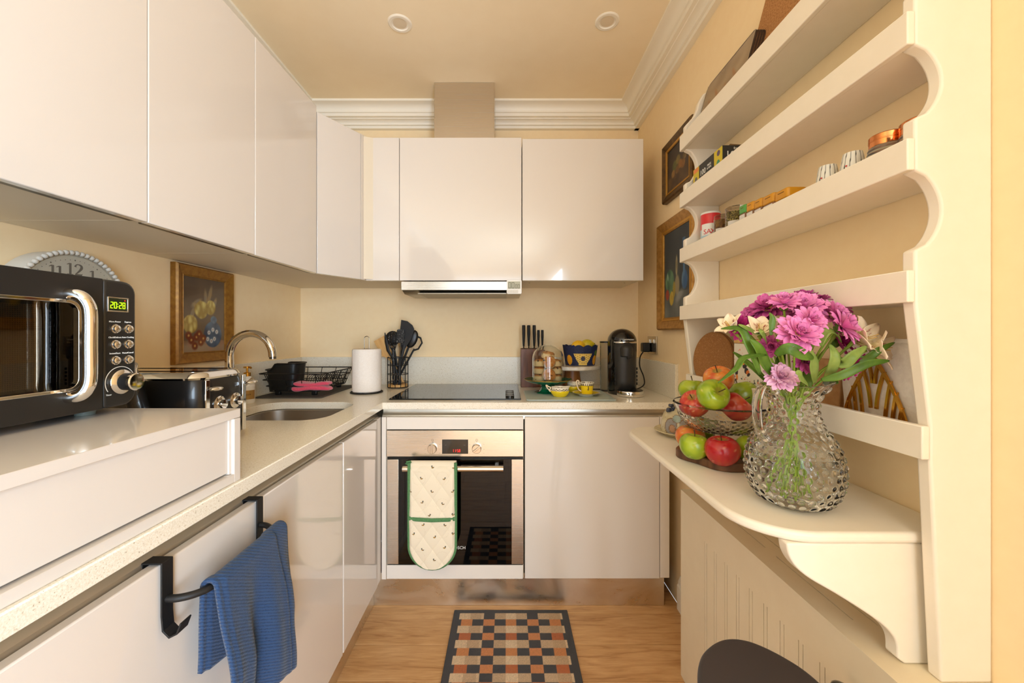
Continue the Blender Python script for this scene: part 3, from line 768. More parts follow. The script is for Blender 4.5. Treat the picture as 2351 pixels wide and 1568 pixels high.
# ================================================================== rose painting on the long wall
def paintmesh(w, h, nx, ny, M):
    return MB().grid(lambda u, v: (w*(u-.5), h*(v-.5), 0), nx, ny, M=M)
def blob(u, v, cx, cy, rx, ry, rot=0, soft=.15):
    dx, dy = u-cx, v-cy
    c, s = cos(rot), sin(rot); x = (dx*c+dy*s)/rx; y = (-dx*s+dy*c)/ry
    d = sqrt(x*x+y*y)
    return max(0.0, min(1.0, (1-d)/soft))
def mixc(a, b, t): return tuple(a[i]*(1-t)+b[i]*t for i in range(3))
def nz(u, v, s, k=0): return noise.noise((u*s, v*s, k*7.3))
def rose_paint(u, v):
    c = mixc((112,88,64), (86,70,58), v + .3*nz(u,v,4))
    c = mixc(c, (150,128,104), max(0, min(1, (.16-v)*12)))          # cloth
    if v < .15: c = mixc(c, (168,122,96), max(0, nz(u,v,9,2)))
    for (cx, cy, rx, ry, ro) in ((.52,.72,.05,.17,.1),(.62,.78,.05,.18,-.35),(.74,.66,.05,.13,-.5),(.30,.66,.16,.05,.4),(.36,.60,.2,.04,-.3),(.2,.5,.05,.14,-.4)):
        c = mixc(c, mixc((138,126,104),(164,132,80), .5+nz(u,v,12,1)), .75*blob(u,v,cx,cy,rx,ry,ro,.4))
    for (cx, cy, rx, ry, k) in ((.42,.57,.17,.13,1),(.64,.61,.13,.11,2),(.16,.37,.17,.13,3)):
        t = blob(u,v,cx,cy,rx*(1+.25*nz(u,v,7,k)),ry,0,.12)
        rr_ = hypot((u-cx)/rx,(v-cy)/ry); vd = noise.voronoi((u*11+k, v*8, k*3.0))[0]
        sh = .95 - 1.1*vd[0] + .35*(vd[1]-vd[0]) - .25*rr_ + .2*nz(u,v,14,k) + .2*(v-cy)/ry
        c = mixc(c, mixc((150,122,52),(236,222,138), max(0,min(1,sh))), t)
    t = blob(u,v,.70,.235,.235,.19,0,.06); 
    if t > 0:
        q = mixc((44,62,88),(78,100,124), max(0,.5+nz(u,v,8,5)))
        for (px, py) in ((.60,.26),(.74,.17),(.80,.27),(.66,.14),(.70,.30),(.57,.17)):
            q = mixc(q, (206,206,204), blob(u,v,px,py,.05,.04,0,.5)); q = mixc(q, (90,60,60), blob(u,v,px,py,.014,.012,0,.4))
        c = mixc(c, q, t)
    c = mixc(c, mixc((60,78,104),(96,118,138),.5+nz(u,v,14,6)), blob(u,v,.72,.44,.09,.06,0,.2))
    for (px, py) in ((.18,.16),(.30,.20),(.40,.13),(.26,.08),(.36,.24),(.12,.22),(.46,.18)):
        c = mixc(c, (112,52,28), blob(u,v,px,py,.085,.065,0,.35)); c = mixc(c, (196,150,80), blob(u,v,px,py,.028,.022,0,.5))
    return c
def framed(name, label, M, w, h, fw, depth, fm, paint, prof=None, res=(90,120), glass=False, lip=None):
    t = thing(name, (0,0,0), label, 'painting', M=M)
    prof = prof or [(0,0),(0,depth*.75),(fw*.12,depth),(fw*.3,depth*.92),(fw*.7,depth*.6),(fw*.86,depth*.55),(fw*.9,depth*.62),(fw,depth*.5),(fw,0)]
    def rail(a, b, n):   # a->b outer corners, n inward
        a, b, n = Vector(a), Vector(b), Vector(n); d = (b-a).normalized(); vs = []; fs = []
        for (p, z) in prof:
            q = a + n*p + d*p; r = b + n*p - d*p; vs += [(q.x,q.y,z),(r.x,r.y,z)]
        for i in range(len(prof)-1): fs.append((2*i, 2*i+2, 2*i+3, 2*i+1))
        return MB().add(vs, fs)
    W2, H2 = w/2, h/2
    for a, b, n_ in (((-W2,-H2),(W2,-H2),(0,1)),((W2,-H2),(W2,H2),(-1,0)),((W2,H2),(-W2,H2),(0,-1)),((-W2,H2),(-W2,-H2),(1,0))):
        f = mk('frame_rail', rail(a, b, n_), fm, t, sharp=30)
        if lip:
            sv = prof; prof_l = lip
            old = prof; prof = prof_l
            mk('gilt_slip', rail((a[0],a[1]), (b[0],b[1]), n_), GOLD2, f, sharp=30); prof = old
    iw, ih = w-2*fw, h-2*fw
    pm = paintmesh(iw+.004, ih+.004, res[0], res[1], T(0,0,depth*.42))
    mk('canvas', pm, VCG if glass else VC, t, col=lambda p: paint((p[0]/iw)+.5, (p[1]/ih)+.5))
    mk('backing', MB().box(-W2+.004, W2-.004, -H2+.004, H2-.004, 0, depth*.4), mat('frame_backing', (90,66,40), .8), t)
    return t
GOLD2 = mat('worn_gilt', (196,146,58), .35, metal=.7)
FR1 = noisy('dull_gold_frame', [(.3,(132,88,30)),(.7,(164,116,46))], 60, rough=.42, metal=.35)
framed('rose_painting', 'gold framed painting of yellow roses and a blue vase under the wall cabinets', PX(XL+.001, 1.556, 1.290), .296, .372, .043, .026, FR1, rose_paint, glass=True)

# ================================================================== round wall clock behind the microwave
ck = thing('wall_clock', (XL, 1.045, 1.300), 'round pale grey clock with a beaded rim hung behind the microwave', 'clock', M=PX(XL+.001, 1.045, 1.300))
CW = mat('clock_grey_white', (214,208,196), .5)
mk('drum', MB().lathe([(.128,0),(.133,.004),(.133,.050),(.125,.062),(.125,.056),(.0,.056)], 64), CW, ck)
rim = thing('beaded_rim', (0,0,0), None, None); rim.parent = ck
bd = MB()
for i in range(64):
    a = 2*pi*i/64; bd.ball(.0068, M=T(.131*cos(a), .131*sin(a), .062), seg=8, rings=6)
bpy.data.objects.remove(rim)
mk('beaded_rim', bd, CW, ck)
mk('dial', MB().lathe([(.122,.0565),(.122,.058),(0,.058)], 64), mat('clock_dial', (232,228,216), .6), ck)
CN = mat('clock_ink', (92,84,74), .6)
def serif1(b, x, y, s, M):
    b.box(x-.09*s, x+.09*s, y-.5*s, y+.5*s, 0, .0004, M); b.box(x-.24*s, x+.24*s, y-.5*s, y-.44*s, 0, .0004, M); b.plate([(x-.09*s,y+.5*s),(x-.28*s,y+.38*s),(x-.26*s,y+.34*s),(x-.09*s,y+.40*s)], [], 0, .0004, 'xy', M)
def serif2(b, x, y, s, M):
    pts = catmull([(x-.27*s,y+.22*s),(x-.2*s,y+.40*s),(x,y+.47*s),(x+.22*s,y+.36*s),(x+.24*s,y+.16*s),(x+.05*s,y-.12*s),(x-.25*s,y-.42*s)], 6)
    ws = [.10,.05,.04,.10,.12,.08,.035]
    L, Rr = [], []
    for i, p in enumerate(pts):
        a = pts[max(0,i-1)]; c = pts[min(len(pts)-1,i+1)]; dx, dy = c[0]-a[0], c[1]-a[1]; n_ = hypot(dx,dy) or 1
        t = i/(len(pts)-1)*6; k = min(5,int(t)); w_ = (ws[k]*(1-(t-k))+ws[k+1]*(t-k))*s
        L.append((p[0]-dy/n_*w_, p[1]+dx/n_*w_, .0002)); Rr.append((p[0]+dy/n_*w_, p[1]-dx/n_*w_, .0002))
    n0 = len(L); b.add(L+Rr, [(i, n0+i, n0+i+1, i+1) for i in range(n0-1)], M)
    b.plate([(x-.28*s,y-.5*s),(x+.27*s,y-.5*s),(x+.33*s,y-.30*s),(x+.26*s,y-.37*s),(x-.28*s,y-.38*s)], [], 0, .0004, 'xy', M)
nb = MB(); zM = T(0,0,.0582)
s_ = .030
for h in range(12):
    a = pi/2 - 2*pi*h/12; x, y = .088*cos(a), .088*sin(a)
    nm = '12' if h == 0 else str(h)
    if nm == '12': serif1(nb, x-.012, y, s_, zM); serif2(nb, x+.008, y, s_, zM)
    elif nm == '11': serif1(nb, x-.008, y, s_, zM); serif1(nb, x+.008, y, s_, zM)
    elif nm == '1': serif1(nb, x, y, s_, zM)
    elif nm == '2': serif2(nb, x, y, s_, zM)
    else: nb.text(nm, .036, zM @ T(x, y, 0))
mk('numerals', nb, CN, ck)
mt = MB()
for i in range(60):
    a = 2*pi*i/60; mt.lathe([(.0020 if i % 5 == 0 else .0011, 0),(0,.0003)], 8, T(.112*cos(a), .112*sin(a), .0582))
mk('minute_dots', mt, CN, ck)
def hand(ang, L, w): return MB().plate([(-w,-.012),(w,-.012),(w*.5,L),(-w*.5,L)], [], 0, .0008, 'xy', T(0,0,.0605) @ R(-ang, 'Z'))
mk('hour_hand', hand(36, .07, .004), CN, ck); mk('minute_hand', hand(112, .098, .003), CN, ck)
mk('clock_glass', MB().lathe([(.124,.0625),(0,.0632)], 48), GLASS, ck)

# ================================================================== kettle and toaster
KB = mat('black_enamel', (26,25,24), .22, coat=.4)
kt = thing('kettle', (-.897, .862, CT), 'black retro kettle with a dial and chrome lid, mostly behind the microwave', 'kettle')
mk('base', MB().lathe([(.088,0),(.09,.01),(.082,.018)], 40), KB, kt)
mk('body', MB().lathe([(.082,.018),(.090,.04),(.092,.07),(.083,.13),(.07,.19),(.06,.225),(.055,.23),(0,.231)], 48), KB, kt)
mk('chrome_band', MB().lathe([(.0845,.112),(.0862,.116),(.083,.13),(.0795,.131)], 48, None), CHROME, kt)
mk('lid', MB().lathe([(.056,.229),(.055,.242),(.03,.26),(.012,.266),(.012,.276),(.016,.284),(.0,.290)], 40), CHROME, kt)
mk('spout', MB().tube([(.045,.0,.165),(.060,.0,.195),(.070,.0,.222),(.076,.0,.232)], [.022,.018,.012,.009], 18), CHROME, kt)
mk('dial', MB().lathe([(.026,0),(.026,.004),(.021,.006),(0,.005)], 32, frame((.072, -.057, .062), (.62,.78,0), (0,0,1))), CHROME, kt)
mk('handle', MB().tube([(-.05,0,.22),(-.085,0,.24),(-.125,0,.2),(-.12,0,.1),(-.088,0,.06)], .011, 12), KB, kt)
TB = mat('satin_black_metal', (30,28,27), .33, metal=.2, coat=.25)
to = thing('toaster', (-.915, 1.06, CT), 'black retro toaster with a chrome top, levers and dials', 'toaster')
def tsec(ins, z): return [(p[0], p[1], z) for p in rrect(-.155+ins, .155-ins, -.092+ins, .092-ins, .045-ins*.5, 8)]
def loft(rings, cap=True):
    b = MB(); n_ = len(rings[0]); vs = [p for r_ in rings for p in r_]; fs = []
    for k in range(len(rings)-1):
        for i in range(n_):
            j = (i+1) % n_; fs.append((k*n_+i, k*n_+j, (k+1)*n_+j, (k+1)*n_+i))
    if cap: fs.append(tuple(reversed(range(n_)))); fs.append(tuple((len(rings)-1)*n_+i for i in range(n_)))
    return b.add(vs, fs)
mk('body', loft([tsec(.006,.008), tsec(.0,.016), tsec(-.004,.06), tsec(-.003,.13), tsec(.001,.172), tsec(.004,.180)]), TB, to)
mk('foot_band', loft([tsec(.012,.0), tsec(.010,.009)]), BLACKP, to)
slots = [[(x0,y0),(x1,y0),(x1,y0+.026),(x0,y0+.026)] for (x0,x1) in ((-.128,.128),) for y0 in (-.058,.032)]
mk('chrome_top', loft([tsec(.003,.180), tsec(.001,.185), tsec(.006,.194), tsec(.014,.199)], cap=False).plate([(p[0],p[1]) for p in tsec(.014,0)], slots, .190, .1992), CHROME, to)
wr = MB()
for y0 in (-.058,.032):
    for i in range(9): wr.tube([(-.12+.03*i, y0+.004, .176),(-.12+.03*i, y0+.004,.04)], .0011, 5)
    wr.box(-.128,.128,y0,y0+.026,.02,.021)
mk('slot_wires', wr, mat('toaster_wire', (70,60,52), .5, metal=.6), to)
for y in (-.068, .07):
    lv = mk('lever_track', MB().box(.1545,.160,y-.0075,y+.0075,.02,.180), CHROME, to, bevel=.002)
    mk('lever', MB().box(.160,.172,y-.004,y+.004,.153,.161).ball(.013,.020,.006,T(.180,y,.158)), CHROME, lv)
for y in (-.030, .030):
    k = mk('dial', MB().lathe([(.0215,0),(.0215,.005),(.017,.008),(.012,.008),(.0115,.018),(0,.019)], 32, frame((.157, y, .112), (0,1,0), (0,0,1))), CHROME, to)
mk('badge', MB().text('o', .02, frame((.1595,0,.085),(0,1,0),(0,0,1))), CHROME, to)

# ================================================================== white plinth box and microwave
SB = mat('white_gloss_box', (222,214,205), .14, coat=.3)
mb_ = thing('counter_riser', (-.80, .40, CT), 'long low white box unit on the worktop carrying the microwave', 'riser')
mk('top_board', MB().box(-1.05,-.543,-.25,.800,1.047,1.065), SB, mb_, world=True, bevel=.001)
mk('side_board', MB().box(-1.05,-.543,.782,.800,CT,1.0465), SB, mb_, world=True, bevel=.001)
mk('side_board', MB().box(-1.05,-.543,-.25,-.232,CT,1.0465), SB, mb_, world=True, bevel=.001)
mk('bottom_board', MB().box(-1.05,-.543,-.232,.782,CT,.937), SB, mb_, world=True, bevel=.001)
mk('front_panel', MB().box(-.567,-.552,-.228,.7755,.9405,1.0465), SB, mb_, world=True, bevel=.001)
mk('end_bead', MB().box(-.560,-.549,.776,.7822,.938,1.0465), SB, mb_, world=True)
MX = -.745
mw = thing('microwave', (-.90, .56, 1.065), 'black retro microwave with a chrome handle and green clock display', 'microwave')
MBK = mat('microwave_black', (34,32,30), .36, coat=.15)
def mwr(x, ins): return [(x, p[0], p[1]) for p in rrect(.345+ins, .789-ins, 1.078+ins, 1.3185-ins, .024-ins*.6, 7)]
bd = loft([mwr(-1.08,.006), mwr(-1.075,.0), mwr(MX-.028,.0)]); mk('body', bd, MBK, mw, world=True)
def ring_plate(y0, y1, z0, z1, r, hole, x0, x1, rs):
    return MB().plate(rs, hole, x0, x1, 'yz')
doorpoly = arc(.345+.024,1.3185-.024,.024,90,180,6) + arc(.345+.024,1.078+.024,.024,180,270,6) + [(.7235,1.078),(.7235,1.3185)]
win = rrect(.375,.684,1.122,1.271,.018,7)
md = mk('door', MB().plate(doorpoly[::-1] if False else doorpoly, [win], MX-.026, MX, 'yz'), MBK, mw, world=True, bevel=.005, bseg=3)
def mwp(n, b, m, **kw):
    o = mk(n, b, m, md, **kw); child_world(o, mw); return o
mwp('window_trim', MB().plate(rrect(.372,.688,1.118,1.275,.021,7), [rrect(.378,.682,1.1235,1.2695,.016,7)], MX-.012, MX+.0012, 'yz'), CHROME, bevel=.0008)
mwp('window_glass', MB().plate(win, [], MX-.012, MX-.004, 'yz'), SMOKE2, smooth=False)
pm_ = mat('perforated_screen', (120,112,96), .5, metal=.5)
def _perf():
    m = pm_; v = nd(m,'ShaderNodeTexVoronoi'); v.inputs['Scale'].default_value = 330; v.inputs['Randomness'].default_value = 0
    ln(m, coords(m), v.inputs['Vector']); ln(m, ramp(m, v.outputs['Distance'], [(.30,(14,12,10)),(.36,(150,138,112))]), bsdf(m).inputs['Base Color'])
_perf()
mwp('perforated_screen', MB().plate(rrect(.385,.655,1.128,1.264,.012,6), [], MX-.020, MX-.018, 'yz'), pm_)
mwp('inner_board', MB().plate(win, [], MX-.024, MX-.022, 'yz'), mat('microwave_dark', (12,11,10), .5))
hp = catmull([(MX-.002,.667,1.2845),(MX+.008,.667,1.2845),(MX+.020,.669,1.280),(MX+.027,.672,1.268),(MX+.029,.674,1.25),(MX+.029,.674,1.195),(MX+.029,.674,1.143),(MX+.027,.672,1.125),(MX+.020,.669,1.113),(MX+.008,.667,1.1085),(MX-.002,.667,1.1085)], 6)
mwp('handle', MB().tube(hp, [.0098]*len(hp), 20, up=(0,1,0)), CHROME)
ctl = [(.7250,1.078),] + arc(.789-.024,1.078+.024,.024,-90,0,6) + arc(.789-.024,1.3185-.024,.024,0,90,6) + [(.7250,1.3185)]
cp_ = mk('control_panel', MB().plate(ctl, [], MX-.026, MX, 'yz'), MBK, mw, world=True, bevel=.005, bseg=3)
def cpp(n, b, m, par=None, **kw):
    o = mk(n, b, m, par or cp_, **kw); child_world(o, mw); return o
GRN = mat('green_led', (30,60,5), .5, emit=(190,255,20), es=1.5)
cpp('display_frame', MB().plate([(.731,1.2585),(.7715,1.2585),(.7715,1.2865),(.731,1.2865)], [[(.7332,1.2607),(.7693,1.2607),(.7693,1.2843),(.7332,1.2843)]], MX-.001, MX+.0018, 'yz'), CHROME, bevel=.0005)
cpp('display_screen', MB().box(MX-.001, MX+.0006, .733,.7695,1.2605,1.2845), mat('lcd_dark', (40,44,26), .2))
cpp('clock_digits', MB().seg7('20:28', .0056, .0125, .0014, .0013, PX(MX+.0008, .7362, 1.2648)), GRN)
cpp('indicator', MB().lathe([(.0012,0),(0,.0003)], 10, PX(MX+.0008,.7645,1.2808)), RED)
for (yy, zz, s_) in ((.7466,1.2262,'Micro Power'),(.772,1.2262,'Express'),(.7466,1.1963,'Clock/Defrost'),(.772,1.1963,'Auto Cooking'),(.7466,1.166,'Instant/Start'),(.772,1.166,'Pause/Cancel')):
    bt = cpp('button', MB().lathe([(.0085,0),(.0085,.0006),(.0068,.0012),(.0066,.005),(.004,.0068),(0,.0072)], 24, PX(MX,yy,zz)), CHROME)
    cpp('button_lettering', MB().text(s_, .0042, PX(MX+.0004, yy-.001, zz+.0135)), INK)
kn = cpp('timer_knob', MB().lathe([(.0235,0),(.0235,.005),(.021,.008),(.0165,.010),(.0160,.012)], 36, PX(MX,.756,1.1245)), CHROME)
k2 = cpp('knob_barrel', MB().lathe([(.0165,.009),(.0165,.026)], 32, PX(MX,.756,1.1245)), MBK)
k3 = cpp('knob_cap', MB().lathe([(.0168,.026),(.0168,.031),(.015,.033),(0,.0335)], 36, PX(MX,.756,1.1245)), CHROME)
sc_ = MB().tube([(MX+.0006, .756+.029*cos(radians(a)), 1.1245+.029*sin(radians(a))) for a in range(30, 215, 8)], .0007, 5)
cpp('timer_scale', sc_, INK); cpp('timer_lettering', MB().text('Timer', .0042, PX(MX+.0004,.734,1.102)), INK)
for (x, y) in ((-.79,.40),(-.79,.735),(-1.03,.40),(-1.03,.735)):
    mk('foot', MB().lathe([(.014,0),(.015,.006),(.012,.0135)], 20, T(x,y,1.0652)), mat('grey_rubber', (120,132,126), .5), mw, world=True)

# ================================================================== hook rail and towel
hr = thing('towel_rail', (-.53, .74, .74), 'matt black over-door towel rail with two hooks', 'towel rail')
for y in (.622, .8556):
    hk = MB()
    pts = [(FXL-.024,.835),(FXL-.024,.857),(FXL+.006,.857),(FXL+.006,.775),(FXL+.008,.752),(FXL+.018,.742),(FXL+.030,.748),(FXL+.036,.764)]
    th = .0026
    out = []; inn = []
    for i, p in enumerate(pts):
        a = pts[max(0,i-1)]; c = pts[min(len(pts)-1,i+1)]
        d1 = Vector((p[0]-a[0], p[1]-a[1])); d2 = Vector((c[0]-p[0], c[1]-p[1]))
        n1 = Vector((-d1.y,d1.x)).normalized() if d1.length else Vector((-d2.y,d2.x)).normalized(); n2 = Vector((-d2.y,d2.x)).normalized() if d2.length else n1
        nn = (n1+n2).normalized(); k = th/max(.5, nn.dot(n1))
        out.append((p[0]+nn.x*k*.5, p[1]+nn.y*k*.5)); inn.append((p[0]-nn.x*k*.5, p[1]-nn.y*k*.5))
    poly = out + inn[::-1]
    hk.plate(poly[::-1], [], y-.0105, y+.0105, 'xz')
    mk('over_door_hook', hk, BLACKM, hr, world=True, bevel=.0006)
rod = catmull([(FXL+.006,.622,.797),(FXL+.024,.625,.796),(FXL+.042,.640,.794),(FXL+.052,.665,.793),(FXL+.054,.74,.793),(FXL+.052,.812,.795),(FXL+.042,.838,.797),(FXL+.024,.853,.799),(FXL+.006,.8556,.80)], 6)
mk('rod', MB().tube(rod, .0058, 14), BLACKM, hr, world=True)
def towel(u, v):
    # u along the rod (near -> far), v from the back hem over the rod to the front hem
    y = .652 + .206*u
    hemF = .489 + (.875-y)*.36 if y < .875 else .489
    hemB = .60 + .05*(1-u)
    ax = FXL+.0545 if .665 < y < .81 else FXL+.050
    top = .8055
    R_ = .0118
    if v < .38:
        t = v/.38; z = hemB + (top-R_-hemB)*t; x = ax - R_ - .003*(1-t); nrm = -1
        drop = (top-R_-z)
    elif v < .46:
        a = pi - pi*(v-.38)/.08; x = ax + R_*cos(a); z = top-R_ + R_*sin(a); drop = 0; nrm = 0
    else:
        t = (v-.46)/.54; z = top-R_ + (hemF-(top-R_))*t; drop = top-R_-z; x = ax + R_ + .004*t; nrm = 1
    k = min(1, drop/.16)
    fold = .013*sin(2*pi*(u*1.55+.10)) + .006*sin(2*pi*(u*3.4+.3)) 
    if nrm >= 0: x += k*(fold+.015) + .002*sin(40*z+6*u)*k
    else: x += -abs(k*.002)
    yy = y + (k*.016*(u-.35) if nrm > 0 else 0) + .002*sin(30*z)*k
    return (x, yy, z)
BLUE = mat('blue_ribbed_cotton', (40,70,112), .95, sheen=.15)
def _tow():
    m = BLUE; w_ = nd(m,'ShaderNodeTexWave'); w_.wave_type = 'BANDS'; w_.bands_direction = 'Z'; w_.inputs['Scale'].default_value = 62; w_.inputs['Distortion'].default_value = 1.6; w_.inputs['Detail'].default_value = 2
    w_.inputs['Detail Scale'].default_value = 3
    v = coords(m, (1,1,1), (radians(32),0,0)); ln(m, v, w_.inputs['Vector']); f = noise_n(m, coords(m), 420, 2)
    ad = nd(m,'ShaderNodeMath'); ad.operation = 'ADD'; ln(m, w_.outputs['Fac'], ad.inputs[0]); ln(m, f, ad.inputs[1])
    ln(m, ramp(m, ad.outputs[0], [(.3,(24,42,72)),(.9,(40,68,106))]), bsdf(m).inputs['Base Color']); bump(m, ad.outputs[0], .7, .0011)
_tow()
tw = thing('hand_towel', (-.49, .75, .49), 'ribbed blue hand towel hanging over the black rail', 'towel')
mk('cloth', MB().grid(towel, 60, 110), BLUE, tw, world=True, solid=.007, sharp=80)
# ================================================================== oven glove
OG = mat('oven_glove_cotton', rough=.9, vcol=True, sheen=.2)
GRNT = noisy('green_binding', [(.3,(74,118,72)),(.7,(92,138,90))], 200, rough=.85)
gl = thing('oven_glove', (-.311, 1.63, .23), 'cream quilted double oven glove with bees and green binding, hung on the oven handle', 'oven glove')
gx0, gx1, gz0, gz1 = -.4085, -.2135, .2325, .672
GY = OY - .067
bees = [(.50,.97),(.97,.965),(.27,.87),(.77,.865),(.5,.745),(.95,.745),(.03,.745),(.3,.645),(.73,.63),(.46,.525),(.95,.53),(.33,.44),(.78,.435),(.12,.35),(.95,.35),(.57,.32),(.3,.2),(.78,.22),(.55,.10)]
def gcol(p):
    u = (p[0]-gx0)/(gx1-gx0); v = (p[2]-gz0)/(gz1-gz0)
    c = (236,222,196); a = 60.0
    for i, (bx, by) in enumerate(bees):
        dx = (u-bx)*.195; dz = (v-by)*.44
        if abs(dx) > .012 or abs(dz) > .012: continue
        k = 1 if i % 2 else -1
        if hypot((dx+.0016*k)/1.0, (dz+.0022)/.55) < .0046: c = (190,140,40) if sin(dx*1500) > -.2 else (60,50,34)
        if hypot((dx-.002*k)/.75, (dz-.003)/.9) < .0038: c = (92,88,74)
        if hypot(dx+.006*k, dz+.0012) < .0017: c = (70,58,38)
    if .004 < abs((hypot((u*3.1) % 1.55 - .7, (v*6.8) % 1.7 - .8) - .42)) < .012: c = (226,210,180)
    return c
def halfw(z):
    R_ = (gx1-gx0)/2
    return R_ if z > gz0+R_ else sqrt(max(0, R_*R_ - (gz0+R_-z)**2))
def glove(front):
    def fn(u, v):
        z = gz0 + .002 + (gz1-gz0-.002)*v
        hw = halfw(z) * .985
        x = (gx0+gx1)/2 + hw*(2*u-1)
        a = (x*26 + z*19); b = (x*26 - z*19)
        q = .0042*(abs(sin(a*pi/1.0*.5))**.5 + abs(sin(b*pi*.5))**.5) - .004
        e = min(1, (1-abs(2*u-1))*9)
        dpt = .010*(e**.5) + q*e + (.0035 if z < .446 else 0) + .0045*max(0, 1-abs(z-.446)/.05)
        y = GY - dpt - .004*sin(pi*v) if front else GY + .012
        if v > .93:                       # roll over the handle
            t = (v-.93)/.07; y = y + (.020 if front else 0)*t*t
        return (x, y, z)
    return fn
mk('quilted_pad', MB().grid(glove(True), 150, 330).grid(lambda u, v: glove(False)(1-u, v), 12, 40), OG, gl, world=True, col=gcol, sharp=80)
mk('hanging_back', MB().grid(lambda u, v: (gx0+.004+(gx1-gx0-.008)*u, OY-.036+.002*sin(9*u), .45+.222*v), 20, 20), OG, gl, world=True, col=lambda p: (220,206,180), solid=.008)
mk('top_fold', MB().grid(lambda u, v: (gx0+(gx1-gx0)*u, OY-.052-.0165*cos(pi*v), .655+.021*sin(pi*v)+.004*v*0), 30, 14), OG, gl, world=True, col=lambda p: (236,222,196), solid=.006)
Rg = (gx1-gx0)/2; mxg = (gx0+gx1)/2
bp = [(gx0, GY-.006, gz1+.004)] + [(gx0-.0005, GY-.006, z) for z in (.6,.5,.4)] + [(mxg+Rg*cos(radians(a)), GY-.006, gz0+Rg+Rg*sin(radians(a))) for a in range(180, 361, 9)] + [(gx1+.0005, GY-.006, z) for z in (.4,.5,.6)] + [(gx1, GY-.006, gz1+.004)]
mk('binding', MB().tube(bp, .0056, 10, flat=(1.15,1.0), up=(1,0,0)), GRNT, gl, world=True)
mk('pocket_hem', MB().tube([(gx0+.002,GY-.016,.449),(gx0+.03,GY-.0235,.4475),(mxg,GY-.0255,.4445),(gx1-.03,GY-.0235,.4455),(gx1-.002,GY-.016,.446)], .0066, 10, flat=(1.25,.7)), GRNT, gl, world=True)
mk('hanging_loop', MB().tube([(gx0+.006,GY+.004,.680),(gx0-.012,GY-.002,.678),(gx0-.016,GY,.672),(gx0-.004,GY,.668),(gx0+.008,GY-.004,.679)], .0035, 8), GRNT, gl, world=True)
# timer on the extractor
tm = thing('kitchen_timer', (.0375, 1.927, 1.42), 'small white digital kitchen timer stuck to the extractor front', 'timer')
mk('case', MB().plate(rrect(-.0365,.0365,-.009,.060,.006,4), [], -.012, 0, 'xz'), WHITEP, tm, bevel=.0015)
mk('screen', MB().box(-.031,.030,-.0128,-.0118,.016,.052), mat('lcd_grey', (176,170,140), .3), tm)
SEG = mat('lcd_segments', (96,98,78), .5)
mk('digits', MB().seg7('00', .0125, .029, .0022, .0035, PY(-.0285,-.0129,.019)).seg7('00', .009, .019, .0018, .003, PY(.005,-.0129,.019)), SEG, tm)
for (x, w_) in ((-.024,.008),(-.010,.006),(.008,.011)):
    bt_ = mk('button', MB().box(x-w_,x+w_,-.0132,-.0115,-.004,.010), mat('timer_button', (222,216,204), .4), tm, bevel=.0015)
# ================================================================== knife block
WAL = noisy('walnut', [(.3,(82,46,24)),(.55,(112,66,38)),(.8,(132,82,50))], 5, (10,10,1.3), rough=.4, bstr=.1)
kb = thing('knife_block', (.146, 2.225, CT), 'dark walnut knife block behind the glass cake dome', 'knife block')
mk('block', MB().box(-.066,.066,-.055,.055,0,.213), WAL, kb, bevel=.002)
mk('slot_plate', MB().box(-.060,.060,-.048,.048,.2132,.2136), mat('walnut_dark', (60,32,18), .6), kb)
for i, (x, L, r_) in enumerate(((-.050,.135,.0105),(-.021,.135,.0105),(.009,.135,.0105),(.034,.108,.0085),(.055,.108,.0085))):
    kn_ = thing('kitchen_knife', (.146+x, 2.20+.012*(i % 2), CT+.2137), ('black handled kitchen knife, %s in the walnut block' % ('first from the kitchen roll side','second from the kitchen roll side','middle one','smaller of the last two, nearer the middle','smallest, nearest the lemons')[i]), 'knife', 'knives in the walnut block')
    mk('handle', MB().tube([(0,0,.014),(0,0,.035),(0,0,L*.6),(0,0,L-.012),(0,0,L-.004)], [r_*.62, r_*.8, r_*1.05, r_*1.1, r_*1.0], 16, flat=(.8,1.25)), BLACKM, kn_)
    mk('bolster', MB().tube([(0,0,-.0002),(0,0,.015)], r_*.55, 12, flat=(.7,1.3)), mat('knife_steel', (90,86,82), .3, metal=1.0), kn_)
    mk('blade', MB().box(-.0011,.0011,-.010,.010,-.0003,.0002), mat('knife_steel', (90,86,82), .3, metal=1.0), kn_)
# ================================================================== glass board, cake dome, scones
GB = mat('frosted_green_glass', (214,226,218), .35, trans=.35, ior=1.4)
mk('glass_board', MB().plate(rrect(.088,.485,1.722,2.012,.012,5), [], CT+.0015, CT+.0065), GB, label='pale green frosted glass worktop saver on the counter', cat='board', bevel=.0012)
BZ = CT+.0067
GRG = noisy('green_majolica', [(.3,(10,84,54)),(.7,(22,118,78))], 30, rough=.12, coat=.6)
cs = thing('cake_stand', (.205, 1.945, BZ), 'green glazed pedestal plate under the glass dome', 'cake stand')
mk('pedestal', MB().grid(lambda u, v: (lambda a, r, z: (r*(1+.03*sin(9*a)*(1-v))*cos(a), r*(1+.03*sin(9*a)*(1-v))*sin(a), z))(2*pi*u, (.066,.060,.046,.038,.034,.036,.044)[min(6,int(v*6.999))], (.0,.004,.006,.014,.026,.036,.041)[min(6,int(v*6.999))]), 72, 7, closeu=True), GRG, cs)
mk('plate', MB().lathe([(0,.040),(.044,.040),(.085,.047),(.112,.058),(.1185,.0635),(.119,.066),(.112,.064),(.085,.053),(.045,.0475),(0,.0475)], 72), GRG, cs)
mk('gold_rim', MB().tube([(.1185*cos(2*pi*i/72), .1185*sin(2*pi*i/72), .0652) for i in range(72)], .0013, 6, closed=True), GOLD2, cs)
DZ = BZ+.0540
